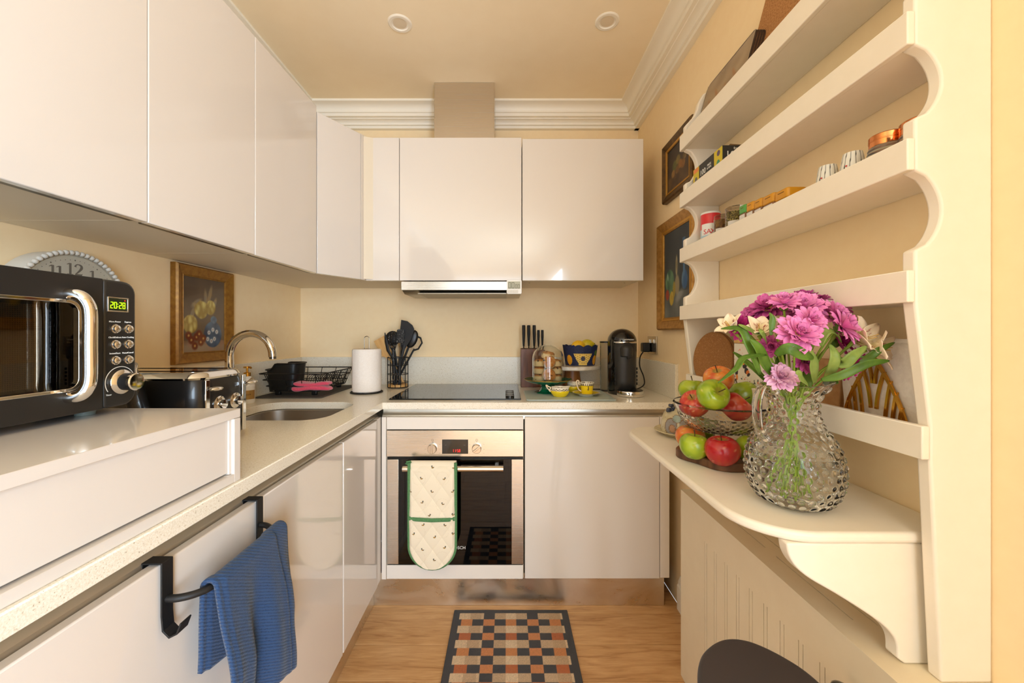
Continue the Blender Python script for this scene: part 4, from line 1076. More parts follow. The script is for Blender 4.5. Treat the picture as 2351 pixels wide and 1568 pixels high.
dome = mk('cake_dome', MB().lathe([(.0775,0),(.0775,.06),(.0775,.115)] + [(.0775*cos(radians(a)), .115+.068*sin(radians(a))) for a in range(8, 90, 8)] + [(0,.183)] + [(.0752*cos(radians(a)), .115+.0657*sin(radians(a))) for a in range(88, 0, -8)] + [(.0752,.115),(.0752,.06),(.0752,0)], 64, close=False), GLASS, label='tall clear glass dome covering the stacked scones', cat='cake dome', loc=(.205,1.945,DZ))
# close the ring at the foot
SCN = mat('baked_scone', rough=.8, vcol=True, sss=.05)
def scone_mesh(seed):
    rnd = random.Random(seed); k = rnd.random()*50
    b = MB()
    def fn(u, v):
        a = 2*pi*u
        pr = [(.001,0),(.029,0),(.0318,.003),(.0328,.010),(.0320,.020),(.0305,.028),(.024,.0335),(.012,.0353),(.0005,.0356)]
        t = v*(len(pr)-1); i = min(int(t), len(pr)-2); f = t-i
        r = pr[i][0]*(1-f)+pr[i+1][0]*f; z = pr[i][1]*(1-f)+pr[i+1][1]*f
        n_ = noise.noise((r*cos(a)*60+k, r*sin(a)*60, z*70))
        return (r*cos(a)*(1+.05*n_)+.0012*noise.noise((a,k,1)), r*sin(a)*(1+.05*n_), z*(1+.06*n_)+.001*n_)
    b.grid(fn, 56, 34, closeu=True)
    def cf(p):
        r = hypot(p[0],p[1]); n_ = noise.noise((p[0]*90+k,p[1]*90,p[2]*90))
        top = max(0, min(1, (p[2]-.024)/.006))
        c = mixc((236,206,150), (196,116,40), max(0,min(1,top*(.85+.5*n_))))
        if p[2] < .003: c = (200,146,78)
        if noise.noise((p[0]*110+k*3,p[1]*110,p[2]*110)) > .52: c = (70,42,26)
        return c
    return b, cf
scm = []
for sd in (3, 11, 19, 27):
    b_, cf_ = scone_mesh(sd); scm.append((b_, cf_))
_first = {}
def scone(k, x, y, z, rx=0, rz=0, label=''):
    M_ = T(.205+x, 1.945+y, DZ+z) @ R(rz,'Z') @ R(rx,'X')
    if k not in _first:
        o = mk('scone', scm[k][0], SCN, label=label, cat='scone', group='scones under the glass dome', col=scm[k][1], M=M_, subsurf=0); _first[k] = o
    else:
        o = _first[k].copy(); COL.objects.link(o); o.matrix_basis = M_; o['label'] = label
lv = .0005
for L, zz in enumerate((.0,.0365,.073)):
    for s_i, (x, y) in enumerate(((-.0405,.006),(.0405,.006),(0,.041))):
        side = ('on the knife block side', 'on the lemon basket side', 'hidden at the back')[s_i]
        scone((L+s_i) % 4, x, y, zz+lv, rz=40*L+70*s_i, label='golden raisin scone %s, %s layer of the pile' % (side, ('bottom','second','third')[L]))
scone(1, -.001, -.0255, .033, rx=82, rz=6, label='golden scone standing on edge, lower of the two facing forward')
scone(2, 0.003, -.0225, .094, rx=74, rz=-4, label='golden scone standing on edge, upper of the two facing forward')
scone(3, -.002, .004, .112, rx=14, rz=50, label='raisin scone on the very top of the pile')
# ================================================================== marble cake stand, lemon basket
ms = thing('cake_stand', (.352, 2.105, CT), 'white marble cake stand on a turned wooden foot', 'cake stand')
mk('foot', MB().lathe([(.056,.0),(.057,.004),(.052,.02),(.044,.06),(.040,.095),(.040,.102),(0,.102)], 48), noisy('acacia', [(.3,(132,78,32)),(.7,(176,112,52))], 6, (12,12,1), rough=.4), ms)
mk('marble_plate', MB().lathe([(.0,.102),(.05,.102),(.05,.109),(.145,.110),(.149,.114),(.149,.126),(.146,.130),(0,.130)], 72), noisy('white_marble', [(.35,(196,182,162)),(.6,(226,216,200))], 6, rough=.2, dist=2.0), ms)
LB = mat('printed_basket', rough=.7, vcol=True)
lbz = CT+.1302
lk = thing('lemon_basket', (.394, 2.10, lbz), 'navy scalloped basket printed with a bowl and lemons, on the marble stand', 'basket')
def bask(u, v):
    a = 2*pi*u; r = .076 + .016*v; zt = .098 + .010*abs(sin(a*6)) 
    return (r*cos(a), r*sin(a), zt*v)
def bcol(p):
    a = atan2(p[1], p[0]); z = p[2]; w_ = (a + pi/2)*.085           # arc distance from the front
    c = mixc((26,32,62), (38,46,82), .5+noise.noise((p[0]*200,p[1]*200,z*200)))
    t = (z-.012)/.052
    if -.06 < t < 1.0 and abs(w_) < .020 + .030*max(0,t)**.7:
        c = (224,190,96)
        if (hypot((w_*90) % 1 - .5, (z*90+.5*(int(w_*90) % 2)) % 1 - .5) < .2): c = (58,56,74)
        if hypot(w_, z-.038) < .012: c = (64,62,78)
        if t > .93 or t < .05: c = (206,170,84)
    if abs(w_) < .024 and .004 < z < .012: c = (224,190,96)
    for (lx, lz) in ((-.078,.030),(.078,.030),(.16,.03),(-.16,.03)):
        if hypot((w_-lx)/.018, (z-lz)/.026) < 1: c = (226,156,26)
    if hypot((w_-.082)/.012, (z-.066)/.014) < 1: c = (92,118,40)
    return c
mk('wall', MB().grid(bask, 420, 100, closeu=True), LB, lk, col=bcol, solid=.002)
mk('base', MB().lathe([(0,.0005),(.076,.0005),(.076,.003),(0,.003)], 48), LB, lk, col=lambda p: (28,34,64))
mk('bobble', MB().ball(.0095, M=T(-.048,-.068,.098), seg=12, rings=8), mat('navy_felt', (20,30,110), .9), lk)
LEM = noisy('lemon_peel', [(.3,(236,178,20)),(.7,(246,196,44))], 160, rough=.4, bstr=.35, bdist=.0008)
LEM2 = noisy('green_lemon_peel', [(.3,(196,176,30)),(.7,(222,192,44))], 120, rough=.4, bstr=.35, bdist=.0008)
def lemon(): return MB().lathe([(0,-.043),(.004,-.041),(.010,-.036),(.022,-.026),(.029,-.012),(.031,0),(.029,.012),(.022,.026),(.010,.036),(.005,.041),(0,.043)], 28)
for (x,y,z,ry,rz,m_,lab) in ((-.014,-.022,.101,90,20,LEM,'yellow lemon on top of the navy basket, nearest the glass dome'),(.036,.002,.106,80,-12,LEM2,'greenish lemon on top of the navy basket, nearest the coffee machine'),(-.02,.03,.036,90,70,LEM,'yellow lemon deep inside the navy basket at the back'),(.01,-.03,.035,90,0,LEM,'yellow lemon deep inside the navy basket at the front')):
    t_ = thing('lemon', (0,0,0), lab, 'lemon', 'lemons in the navy basket', M=T(.394+x,2.10+y,lbz+z) @ R(rz,'Z') @ R(ry,'Y'))
    mk('peel', lemon(), m_, t_)
    mk('tip', MB().lathe([(.004,.040),(.003,.044),(0,.045)], 10), mat('lemon_tip', (120,120,40), .7), t_)
# ================================================================== yellow tea set
CH = mat('teaset_china', rough=.1, vcol=True, coat=.5)
YEL = (238,206,24); CRM = (244,234,212)
def chinacol(bands):
    def f(p):
        z = p[2]; r = hypot(p[0],p[1]); a = atan2(p[1],p[0])
        for (z0, z1, k) in bands:
            if z0 <= z < z1:
                if k == 'band': return (66,58,46) if (int(a*22/pi*2) % 2 == 0) != (int((z-z0)*900) % 2 == 0) else (236,222,190)
                if k == 'swag': return (110,88,30) if abs(z - (z0+(z1-z0)*(.35+.4*abs(sin(a*4))))) < .0012 else YEL
                return k
        return CRM
    return f
def lathe_dense(prof, n=40, seg=64):
    out = []
    ls = [0]
    for a, b in zip(prof, prof[1:]): ls.append(ls[-1]+hypot(b[0]-a[0], b[1]-a[1]))
    for i in range(n+1):
        t = ls[-1]*i/n; k = max(j for j in range(len(ls)) if ls[j] <= t+1e-9); k = min(k, len(prof)-2)
        f = (t-ls[k])/max(1e-9, ls[k+1]-ls[k]); out.append((max(0.0,prof[k][0]*(1-f)+prof[k+1][0]*f), prof[k][1]*(1-f)+prof[k+1][1]*f))
    return MB().lathe(out, seg, close=False)
su = thing('saucer', (.375, 1.845, BZ), 'yellow and cream china saucer under the tea cup', 'saucer')
mk('dish', lathe_dense([(0,.003),(.03,.0025),(.031,.0),(.034,.0),(.036,.004),(.055,.010),(.0655,.0145),(.0660,.0158),(.054,.0125),(.035,.0065),(0,.0055)], 60, 72), CH, su, col=lambda p: (30,26,20) if hypot(p[0],p[1]) > .0652 else (YEL if (p[2] > .006 and .028 < hypot(p[0],p[1]) < .058 and p[2] > -.004+.22*hypot(p[0],p[1])) else (CRM if hypot(p[0],p[1]) < .0635 else (236,222,180))))
cupp = thing('tea_cup', (.378, 1.845, BZ+.0058), 'yellow china tea cup with a looped cream handle, on the saucer', 'cup')
mk('bowl', lathe_dense([(0,.001),(.022,.0),(.0245,.002),(.0265,.012),(.0295,.035),(.0330,.052),(.0338,.0555),(.0328,.0555),(.0285,.036),(.0235,.006),(0,.004)], 70, 64), CH, cupp, col=lambda p: (chinacol([(-.1,.041,YEL),(.041,.044,'swag'),(.044,.0525,'band'),(.0525,.1,CRM)])(p) if hypot(p[0],p[1]) > .0245+.155*max(0,p[2]-.002) - .0006 else CRM))
mk('motif', MB().tube([(0.002,-.0305,.026),(.001,-.0308,.034),(.0,-.0318,.040)], .0016, 6).tube([(-.003,-.0302,.028),(.0,-.0298,.021),(.003,-.0302,.028)], .0014, 6), mat('brown_enamel', (74,52,18), .3), cupp)
mk('handle', MB().tube(catmull([(-.028,-.002,.014),(-.040,-.002,.024),(-.0455,-.002,.040),(-.050,-.002,.055),(-.046,-.002,.064),(-.039,-.002,.063),(-.037,-.002,.055),(-.040,-.002,.049),(-.033,-.002,.046)], 6), .0028, 10), mat('cream_china', (240,218,184), .12, coat=.4), cupp)
cr = thing('cream_jug', (.247, 1.815, BZ), 'low yellow china cream jug with a pouring lip, in front of the dome', 'jug')
def jug(prof):
    b = lathe_dense(prof, 70, 64)
    vv = []
    for (x,y,z) in b.v:
        r = hypot(x,y); a = atan2(y,x)
        if z > .03 and r > .008:
            k = (z-.03)/.016
            x += .010*k*max(0,cos(a))**6; z += .006*k*max(0,cos(a))**6 + .004*k*max(0,-cos(a))**8
        vv.append((x*1.12,y*.95,z))
    b.v = vv; return b
jp = [(0,.001),(.025,.0),(.028,.003),(.036,.015),(.0395,.024),(.0380,.029),(.034,.034),(.0345,.041),(.036,.044),(.0345,.044),(.0325,.037),(.036,.027),(.033,.014),(.024,.004),(0,.003)]
mk('bowl', jug(jp), CH, cr, col=chinacol([(-.1,.0285,YEL),(.0285,.036,'band'),(.036,.2,CRM)]))
mk('handle', MB().tube(catmull([(-.040,0,.020),(-.047,0,.030),(-.042,0,.040),(-.052,0,.045),(-.064,0,.052),(-.060,0,.042),(-.052,0,.032),(-.045,0,.022)], 5), .0026, 8), mat('cream_china', (240,218,184), .12, coat=.4), cr)
sg = thing('sugar_bowl', (.335, 1.955, BZ), 'round yellow china sugar bowl half hidden behind the tea cup', 'bowl')
mk('bowl', lathe_dense([(0,.001),(.022,.0),(.026,.004),(.036,.016),(.0385,.024),(.036,.031),(.032,.036),(.033,.044),(.0345,.048),(.033,.048),(.0305,.040),(.035,.026),(.03,.012),(0,.004)], 70, 64), CH, sg, col=chinacol([(-.1,.031,YEL),(.031,.037,'band'),(.037,.2,CRM)]))
# ================================================================== coffee machine, socket
NP = mat('coffee_black_gloss', (12,11,11), .10, coat=.5)
NM = mat('coffee_charcoal', (44,42,40), .45)
cm = thing('coffee_machine', (.575, 1.955, CT), 'black domed capsule coffee machine with a chrome drip tray', 'coffee machine')
def caps(r, z0, z1, sy=1.0, n=28):
    pr = [(0,z0),(r*.97,z0),(r,z0+.004),(r,z1-r*.92)] + [(r*cos(radians(a)), z1-r*.92+r*.92*sin(radians(a))) for a in range(8,90,7)] + [(0,z1)]
    return MB().lathe(pr, 48)
bm = caps(.0695, .0, .322); bm.v = [(x, y*1.12, z) for x, y, z in bm.v]
mk('shell', bm, NP, cm)
fp = MB().grid(lambda u, v: (.064*sin(radians(-58+116*u)), -.0815*cos(radians(-58+116*u))*1.0-.0005, .02+.235*v), 28, 6)
mk('front_panel', fp, NM, cm, solid=.003)
mk('chrome_strip', MB().tube([(.0715*sin(radians(a)), -.0798*cos(radians(a))-.001, .2545) for a in range(-48, 53, 5)], .0042, 10, flat=(1,.6)), CHROME, cm)
mk('spout', MB().lathe([(0,.0),(.026,.0),(.030,.004),(.031,.038)] + [(.031*cos(radians(a)), .038+.022*sin(radians(a))) for a in range(15,90,15)] + [(0,.060)], 32, T(0,-.072,.186)), NM, cm)
mk('nozzle', MB().lathe([(.007,0),(.009,.012)], 14, T(.004,-.095,.178)), BLACKP, cm)
mk('brand_lettering', MB().text('NESPRESSO', .0098, frame((.012,-.0765,.268), (1,.14,0), (0,.35,1))), INK, cm)
mk('drip_tray', MB().lathe([(.060,.0),(.062,.004),(.062,.022),(.060,.025),(0,.025)], 44, T(.014,-.085,.002)), CHROME, cm)
mk('drip_grid', MB().lathe([(.058,.0252),(.058,.0275),(0,.0275)], 40, T(.014,-.085,.002)), BLACKP, cm)
for x in (-.052,.054):
    for k in range(5): mk('side_vent', MB().box(x-.0022,x+.0022,-.0665,-.060,.05+.018*k,.062+.018*k), BLACKM, cm)
mk('water_tank', MB().lathe([(.0,0),(.032,.0),(.034,.004),(.034,.245),(.030,.245),(.030,.006),(0,.005)], 36, T(-.058,.070,.004)), mat('tank_plastic', (225,222,212), .05, trans=.95, ior=1.2), cm)
mk('tank_lid', MB().lathe([(.035,0),(.035,.008),(0,.009)], 36, T(-.058,.070,.2495)), BLACKP, cm)
sk2 = thing('wall_socket', (XR-.001, 2.065, 1.150), 'brushed chrome wall socket beside the coffee machine', 'socket', M=PW(XR-.001, 2.065, 1.157))
mk('plate', MB().box(-.062,.062,-.046,.046,0,.006), mat('socket_chrome', (190,182,168), .25, metal=1.0), sk2, bevel=.0015)
mk('switch', MB().box(-.034,-.022,.010,.030,.006,.011), CHROME, sk2, bevel=.001); mk('switch', MB().box(.022,.034,.010,.030,.006,.011), CHROME, sk2, bevel=.001)
for dx in (-.004, .030, .018): mk('pin_hole', MB().box(dx+.006,dx+.010,-.02+.012*(dx == .018),-.012+.012*(dx == .018),.0058,.0064), DARK, sk2)
pl = thing('power_plug', (XR-.008, 2.10, 1.145), 'black plug and lead of the coffee machine in the wall socket', 'plug')
mk('plug_body', MB().box(-.040,-.0005,-.022,.022,-.026,.024), BLACKP, pl, bevel=.006, bseg=3)
cab = catmull([(XR-.040,2.10,1.12),(XR-.055,2.105,1.09),(XR-.058,2.10,1.04),(XR-.045,2.08,.99),(XR-.050,2.06,.95),(XR-.09,2.05,.928),(XR-.14,2.06,.926)], 8)
mk('lead', MB().tube(cab, .0032, 8), BLACKP, pl, world=True)
mk('loose_lead', MB().tube(catmull([(.40,2.09,CT+.006),(.43,2.06,CT+.006),(.50,2.05,CT+.006),(.56,2.06,CT+.005)], 6), .0034, 8), BLACKP, label='short black cable lying on the worktop behind the tea cup', cat='cable')
# ================================================================== rug
RUG = mat('rug_pile', rough=1.0, vcol=True, sheen=.3)
_f = noise_n(RUG, coords(RUG), 900, 2); bump(RUG, _f, .8, .003)
RX0, RX1, RY1, RY0 = -.227, .264, 1.714, .96
cw, ch_ = .0462, .0376
def rugcol(p):
    x = p[0]-(RX0+.0375); y = (RY1-.0185) - p[1]
    base = (36,32,40)
    r_ = int(y//ch_); 
    if y < 0 or r_ >= 19: c = base
    elif r_ % 2 == 0:
        xx = x + cw*.25; tot = 9*cw + cw*.5
        c = base
        if 0 <= xx < 2.25*cw: q = xx/(2.25*cw)*2.2; c = ((222,190,150),(196,160,122),(214,180,140))[min(2,int(q))]
        elif 3.25*cw <= xx < 6.25*cw: c = ((196,162,124),(226,196,158),(200,166,128))[min(2,int((xx-3.25*cw)/cw))]
        elif 7.25*cw <= xx < 9.5*cw: q = (xx-7.25*cw)/(2.25*cw)*2.2; c = ((204,170,132),(196,160,120),(224,194,156))[min(2,int(q))]
    else:
        k = int(x//cw); c = base
        if 0 <= x < 9*cw and k % 2 == 0:
            deep = (r_//2) % 2 == 1
            c = (208,128,66) if k in (2,6) else ((186,92,20) if deep else (206,126,58))
    n_ = noise.noise((p[0]*400,p[1]*400,0))*.12 + random.uniform(-.05,.05)
    return tuple(max(0,min(255,v*(1+n_))) for v in c)
rb = MB().grid(lambda u, v: (RX0+(RX1-RX0)*u, RY0+(RY1-RY0)*v, .0088+.0007*noise.noise((u*300,v*450,0))), 180, 250)
rug = thing('rug', ((RX0+RX1)/2, 1.3, 0), 'small black, cream and orange checked mat on the oak floor', 'rug')
mk('pile', rb, RUG, rug, world=True, col=rugcol)
mk('edge', MB().plate(rrect(RX0-.001,RX1+.001,RY0-.001,RY1+.001,.006,3), [], .0005, .0084), mat('rug_black', (34,30,38), 1.0), rug, world=True)
# ================================================================== radiator cover
RC = noisy('cream_mdf_paint', [(.3,(232,216,186)),(.7,(235,220,191))], 20, rough=.6)
rcv = thing('radiator_cover', (.70, .6, 0), 'cream boxed radiator cover with thin cut slots below the shelf', 'radiator cover')
rx, rz = .6215, .662
sl = []
for k in range(16):
    for dy in (0, .0125):
        y = 1.230 - .0565*k - dy
        sl.append([(y-.0012,.12),(y+.0012,.12),(y+.0012,.565),(y-.0012,.565)])
mk('front_board', MB().plate([(-.45,.001),(1.398,.001),(1.398,rz),(-.45,rz)], sl, rx, rx+.016, 'yz'), RC, rcv, world=True, smooth=False)
ts = [[(x-.0013,a),(x+.0013,a),(x+.0013,b),(x-.0013,b)] for x, a, b in ((.672,1.017,1.236),(.672,.760,.977),(.707,1.0,1.22),(.707,.745,.965))]
mk('top_board', MB().plate([(rx+.016,-.45),(XR-.001,-.45),(XR-.001,1.398),(rx+.016,1.398)], ts, rz-.016, rz), RC, rcv, world=True, smooth=False)
mk('end_board', MB().box(rx+.016,XR-.02,1.384,1.398,.001,rz-.016), RC, rcv, world=True)
# ================================================================== shelf unit
su_ = thing('wall_shelves', (.71, 1.03, .662), 'cream painted wall shelf unit with scalloped sides and lipped shelves', 'shelves')
SX = .6485           # front of the side panels
RZ = [(1.884,1.940),(1.677,1.730),(1.477,1.528),(1.267,1.318)]
def side_profile():
    p = [(XR-.0005,.662),(.690,.662),(.6725,1.0165),(.6725,1.07),(SX,1.267)]
    for (z0, z1), (lo, hi_) in zip(RZ[2::-1], RZ[3:0:-1]):
        # scallop between the lip below (hi_) and the shelf above (z0)
        a, b = hi_+.032, z0
        p.append((SX, a)); 
        n_ = 14
        for i in range(1, n_):
            t = i/n_; s = sin(pi*t)**.62
            p.append((SX+.004+.038*s, a + (b-a)*t))
        p.append((SX, b)); p.append((SX, z1+.032 if z0 > 1.88 else z1+.001))
    p += [(SX+.012,1.985),(SX+.030,2.005),(SX+.042,2.03),(SX+.048,2.055),(SX+.064,2.085),(SX+.088,2.10),(XR-.0005,2.104)]
    return p
sp_ = side_profile()
for (y0, y1) in ((.622,.644),(1.420,1.442)):
    mk('side_panel', MB().plate(sp_[::-1], [], y0, y1, 'xz'), SHELF, su_, world=True, bevel=.004, bseg=3)
for i, (z0, z1) in enumerate(RZ + [(1.0165,1.07)]):
    fx = SX if i < 4 else .672
    mk('shelf_board', MB().box(fx+.001, XR-.001, .6445, 1.4195, z0+.002, z0+.016), SHELF, su_, world=True)
    mk('shelf_lip', MB().box(fx-.0125, fx-.0002, .622, 1.442, z0, z1), SHELF, su_, world=True, bevel=.0018)
# ================================================================== fold-out table and brackets
tb = thing('wall_table', (.60, 1.02, .662), 'cream rounded half-table shelf carrying the vase and fruit', 'table')
top = [(XR-.001,.652),(XR-.001,1.405)] + arc(.413+.10,1.405-.10,.10,90,180,10)
top += [(.413,1.2),(.413,.78)] + [(.413+.11*(1-cos(radians(a))), .765-.113*sin(radians(a))) for a in range(8,91,8)]
mk('tabletop', MB().plate(top[::-1], [], .866, .885), SHELF, tb, world=True, bevel=.007, bseg=4)
bpf = [(XR-.001,.8655),(.470,.8655),(.474,.845),(.486,.825),(.510,.805),(.548,.783),(.590,.757),(.625,.733),(.646,.713),(.655,.695),(.656,.672),(.668,.663),(XR-.001,.663)]
mk('bracket', MB().plate(catmull(bpf[1:-2],4)[:] + bpf[-2:] + [bpf[0]], [], .657, .681, 'xz'), SHELF, tb, world=True, bevel=.005, bseg=3)
mk('bracket', MB().plate(catmull(bpf[1:-2],4)[:] + bpf[-2:] + [bpf[0]], [], 1.355, 1.379, 'xz'), SHELF, tb, world=True, bevel=.005, bseg=3)
TZ = .8852
# ================================================================== paintings on the shelf wall
def still1(u, v):
    c = mixc((78,62,46),(56,48,42), v+.4*nz(u,v,3)); 
    if v < .32: c = mixc((96,72,46),(66,50,36), .5+nz(u,v,6,1))
    for (cx,cy,rx_,ry_,q) in ((.34,.52,.13,.15,(92,94,50)),(.5,.6,.12,.13,(122,106,56)),(.60,.45,.11,.12,(148,98,46)),(.26,.36,.10,.11,(150,110,60)),(.72,.40,.12,.12,(130,86,40)),(.46,.38,.11,.11,(118,82,44)),(.80,.55,.1,.1,(104,82,48))):
        t = blob(u,v,cx,cy,rx_,ry_,0,.3); c = mixc(c, mixc(q, (190,160,100), max(0,nz(u,v,9,3))*.6), t*.85)
    return c
def still2(u, v):
    c = mixc((66,72,70),(52,58,62), v+.5*nz(u,v,3)) if v > .28 else mixc((104,108,106),(74,80,84), .5+nz(u,v,5,2))
    if u > .62 and v > .3: c = mixc(c, (44,50,58), .6)
    if abs(u-.78) < .05 and .72 < v < .86: c = mixc(c, (62,100,142), .8)
    t = blob(u,v,.22,.42,.19,.15,0,.12); c = mixc(c, mixc((50,84,70),(98,132,100), max(0,.5+nz(u,v,9,4))), t); c = mixc(c, (150,176,150), blob(u,v,.14,.48,.03,.06,.2,.5))
    c = mixc(c, mixc((126,116,88),(160,150,120),.5+nz(u,v,12,5)), blob(u,v,.50,.58,.05,.14,0,.3)); c = mixc(c, (140,130,104), blob(u,v,.52,.36,.10,.13,0,.25))
    c = mixc(c, mixc((46,84,128),(110,140,160),max(0,nz(u,v,9,6))), blob(u,v,.80,.40,.12,.12,0,.2)); c = mixc(c, (70,110,150), blob(u,v,.78,.52,.04,.1,0,.3))
    c = mixc(c, mixc((166,140,50),(190,166,70),.5+nz(u,v,10,7)), blob(u,v,.30,.22,.10,.09,.3,.2)); c = mixc(c, (150,132,60), blob(u,v,.40,.32,.06,.10,0,.2)); c = mixc(c, (150,58,40), blob(u,v,.12,.27,.08,.07,0,.2))
    c = mixc(c, (170,172,166), .5*blob(u,v,.62,.24,.2,.07,.3,.6))
    return c
FR2 = noisy('dark_bronze_frame', [(.3,(78,58,34)),(.7,(112,84,48))], 50, rough=.4, metal=.5)
FR3 = noisy('antique_gold_frame', [(.3,(150,106,48)),(.7,(186,140,74))], 50, rough=.4, metal=.5)
framed('fruit_painting', 'small still life of fruit in a dark bronze frame, above the larger one', PW(XR-.001, 1.737, 1.971), .297, .27, .042, .026, FR2, still1, lip=[(.028,.012),(.030,.0175),(.040,.015),(.042,.010)])
framed('bottle_painting', 'larger still life of bottles and pears in a gold frame, beside the shelves', PW(XR-.001, 1.745, 1.4885), .376, .509, .058, .034, FR3, still2, lip=[(.040,.016),(.043,.022),(.056,.019),(.058,.012)], res=(100,130))
# ================================================================== things on the shelves
CORK = noisy('cork', [(.25,(132,84,44)),(.5,(176,124,74)),(.75,(196,146,94))], 240, rough=.9, bstr=.4, bdist=.001)
CORK2 = noisy('fine_cork', [(.3,(138,92,48)),(.62,(156,106,58)),(.75,(196,158,108))], 330, rough=.85, bstr=.2)
# top shelf
TS = 1.9002
# leaning stack of four placemats
def pmcol(p):
    u, v = p[0]/.28+.5, p[1]/.2+.5
    c = mixc((128,106,82),(156,132,104), .5+nz(u,v,4)); 
    for k in range(5): c = mixc(c, (150,96,52), .7*blob(u,v,.25+.12*k,.45+.1*sin(k*2),.03,.22,.5,.5))
    return c
for i in range(4):
    M_ = PW(.690+.0075*i, 1.262, TS+.1035) @ R(-15,'X') @ T(0,0,-.004)
    t_ = thing('placemat', (0,0,0), ('picture placemat leaning on the top shelf, %s of the stack' % ('front','second','third','back')[i]), 'placemat', 'placemats on the top shelf', M=M_)
    mk('board', MB().plate(rrect(-.14,.14,-.10,.10,.022,6), [], -.0055, 0), mat('placemat_edge', (58,38,22), .7), t_)
    mk('picture', MB().grid(lambda u, v: (.27*(u-.5), .19*(v-.5), .0005), 60, 44), VCG, t_, col=pmcol) if i == 0 else None
    mk('cork_back', MB().plate(rrect(-.139,.139,-.099,.099,.022,4), [], -.0067, -.0056), CORK, t_)
mk('cork_sheet', MB().plate([(-.30,-.15),(.135,-.15),(.045,.15),(-.30,.15)], [], -.004, .004, 'xy'), CORK, label='large cork board leaning on the top shelf behind the placemats', cat='cork board', M=frame((.742, 1.10, TS+.1455), (0,1,0), (-.13,0,-1)) @ R(180,'X'))
# second shelf: bag boxes and glass board
S1 = 1.6935
def bagbox(x0, x1, y0, y1, z0, z1, label, n100, small, stripe):
    t_ = thing('food_bag_box', ((x0+x1)/2, (y0+y1)/2, z0), label, 'box', 'food bag boxes on the shelf')
    mk('carton', MB().box(x0,x1,y0,y1,z0,z1), mat('carton_black', (42,40,36), .5), t_, world=True, bevel=.001)
    L = y1-y0
    mk('yellow_print', MB().box(x0-.0004,x0,y0+.001,y0+L*.26,z0+.001,z1-.001).box(x0-.0004,x0,y1-L*.22,y1-.001,z0+.001,z1-.001), mat('carton_yellow', (214,190,40), .5), t_, world=True)
    mk('orange_flash', MB().box(x0-.0008,x0-.0004,y1-L*.20,y1-.004,z1-.017,z1-.003), mat('carton_orange', (232,136,66), .5), t_, world=True)
    mk('badge', MB().lathe([(.009,0),(.009,.0003),(0,.0004)], 20, PW(x0-.0005, y0+L*.13, z0+.016)), mat('badge_green', (70,150,110), .5), t_, world=True)
    mk('badge', MB().lathe([(.009,0),(.009,.0003),(0,.0004)], 20, PW(x0-.0005, y0+L*.12, z1-.014)), mat('badge_purple', (96,74,104), .5), t_, world=True)
    mk('badge', MB().lathe([(.009,0),(.009,.0003),(0,.0004)], 20, PW(x0-.0005, y1-L*.11, z0+.018)), mat('badge_grey', (110,104,90), .5), t_, world=True)
    mk('lettering', MB().text(n100, .026, PW(x0-.0005, y1-L*.36, z0+.026)).text(small, .0095, PW(x0-.0005, y1-L*.58, z0+.030)).text('freezer and microwave safe', .0045, PW(x0-.0005, y1-L*.48, z0+.010)), INK, t_, world=True)
    mk('end_lettering', MB().text('100', .030, PY(x0+.031, y0-.0004, z0+.030)).text('food bags', .011, PY(x0+.031, y0-.0004, z0+.009)).text('fresh', .011, PY(x0+.045, y0-.0004, z0+.050)), INK, t_, world=True)
    mk('open_flap', MB().add([(x1,y0,z1),(x0+.02,y0,z1),(x0+.04,y0+.03,z1+.018),(x1,y0+.05,z1+.02)], [(0,1,2,3)]), mat('carton_inside', (112,82,46), .8), t_, world=True, solid=.001)
bagbox(.668,.742,1.212,1.402,1.7405,1.800,'black and yellow printed box of food bags, upper one of the pair','100','PRESS\n& SEAL',0)
mk('food_bag_box', MB().box(.672,.745,1.215,1.40,S1+.0003,1.740), mat('carton_black2', (30,28,26), .5), label='plain dark box of food bags underneath the printed one', cat='box', group='food bag boxes on the shelf', bevel=.001)
mk('storage_tin', MB().plate(rrect(.680,.752,.80,1.06,.012,4), [], S1+.0003, 1.7335), mat('grey_tin', (150,144,130), .3, metal=.6), label='flat grey tin on the shelf under the glass sheet', cat='tin', bevel=.002)
mk('glass_sheet', MB().plate(rrect(.662,.755,.84,1.068,.004,3), [], 1.7337, 1.7390), mat('teal_glass', (120,196,190), .05, trans=.85, ior=1.5), label='sheet of teal edged glass lying on the upper shelf', cat='glass board', bevel=.0008)
mk('dark_tray', MB().plate(rrect(.663,.75,.79,.838,.004,3), [], 1.7337,1.7365), BLACKM, label='thin dark tray beside the glass sheet on the upper shelf', cat='tray')
# third shelf: salt, spices, cups, jars
S2 = 1.4932
sa = thing('salt_tub', (.712,1.368,S2), 'red and pale blue salt tub at the end of the spice shelf', 'tub')
def saltcol(p):
    a = atan2(p[1],p[0]); z = p[2]; w_ = (a+2.35)*.03; c = (222,50,52) if z > .085 else (176,206,222)
    if -.03 < w_ < .018 and .062 < z < .102: c = (240,238,232)
    return c
mk('tub', MB().grid(lambda u, v: (.0315*cos(2*pi*u), .0315*sin(2*pi*u), .137*v), 96, 70, closeu=True), mat('salt_print', rough=.3, vcol=True), sa, col=saltcol)
mk('lid', MB().lathe([(.0318,.137),(.0318,.143),(.030,.1445),(0,.1445)], 40), WHITEP, sa)
for s_, sz, z, cc, a0 in (('SAXA',.0235,.074,(214,44,50),-2.62),('LOW',.021,.044,(34,40,92),-2.52)):
    for i, ch_i in enumerate(s_):
        a = a0 + i*.40
        mk('lettering', MB().text(ch_i, sz, frame((.0319*cos(a), .0319*sin(a), z), (-sin(a), cos(a), 0), (0,0,1))), mat('ink_'+s_, cc, .5), sa)
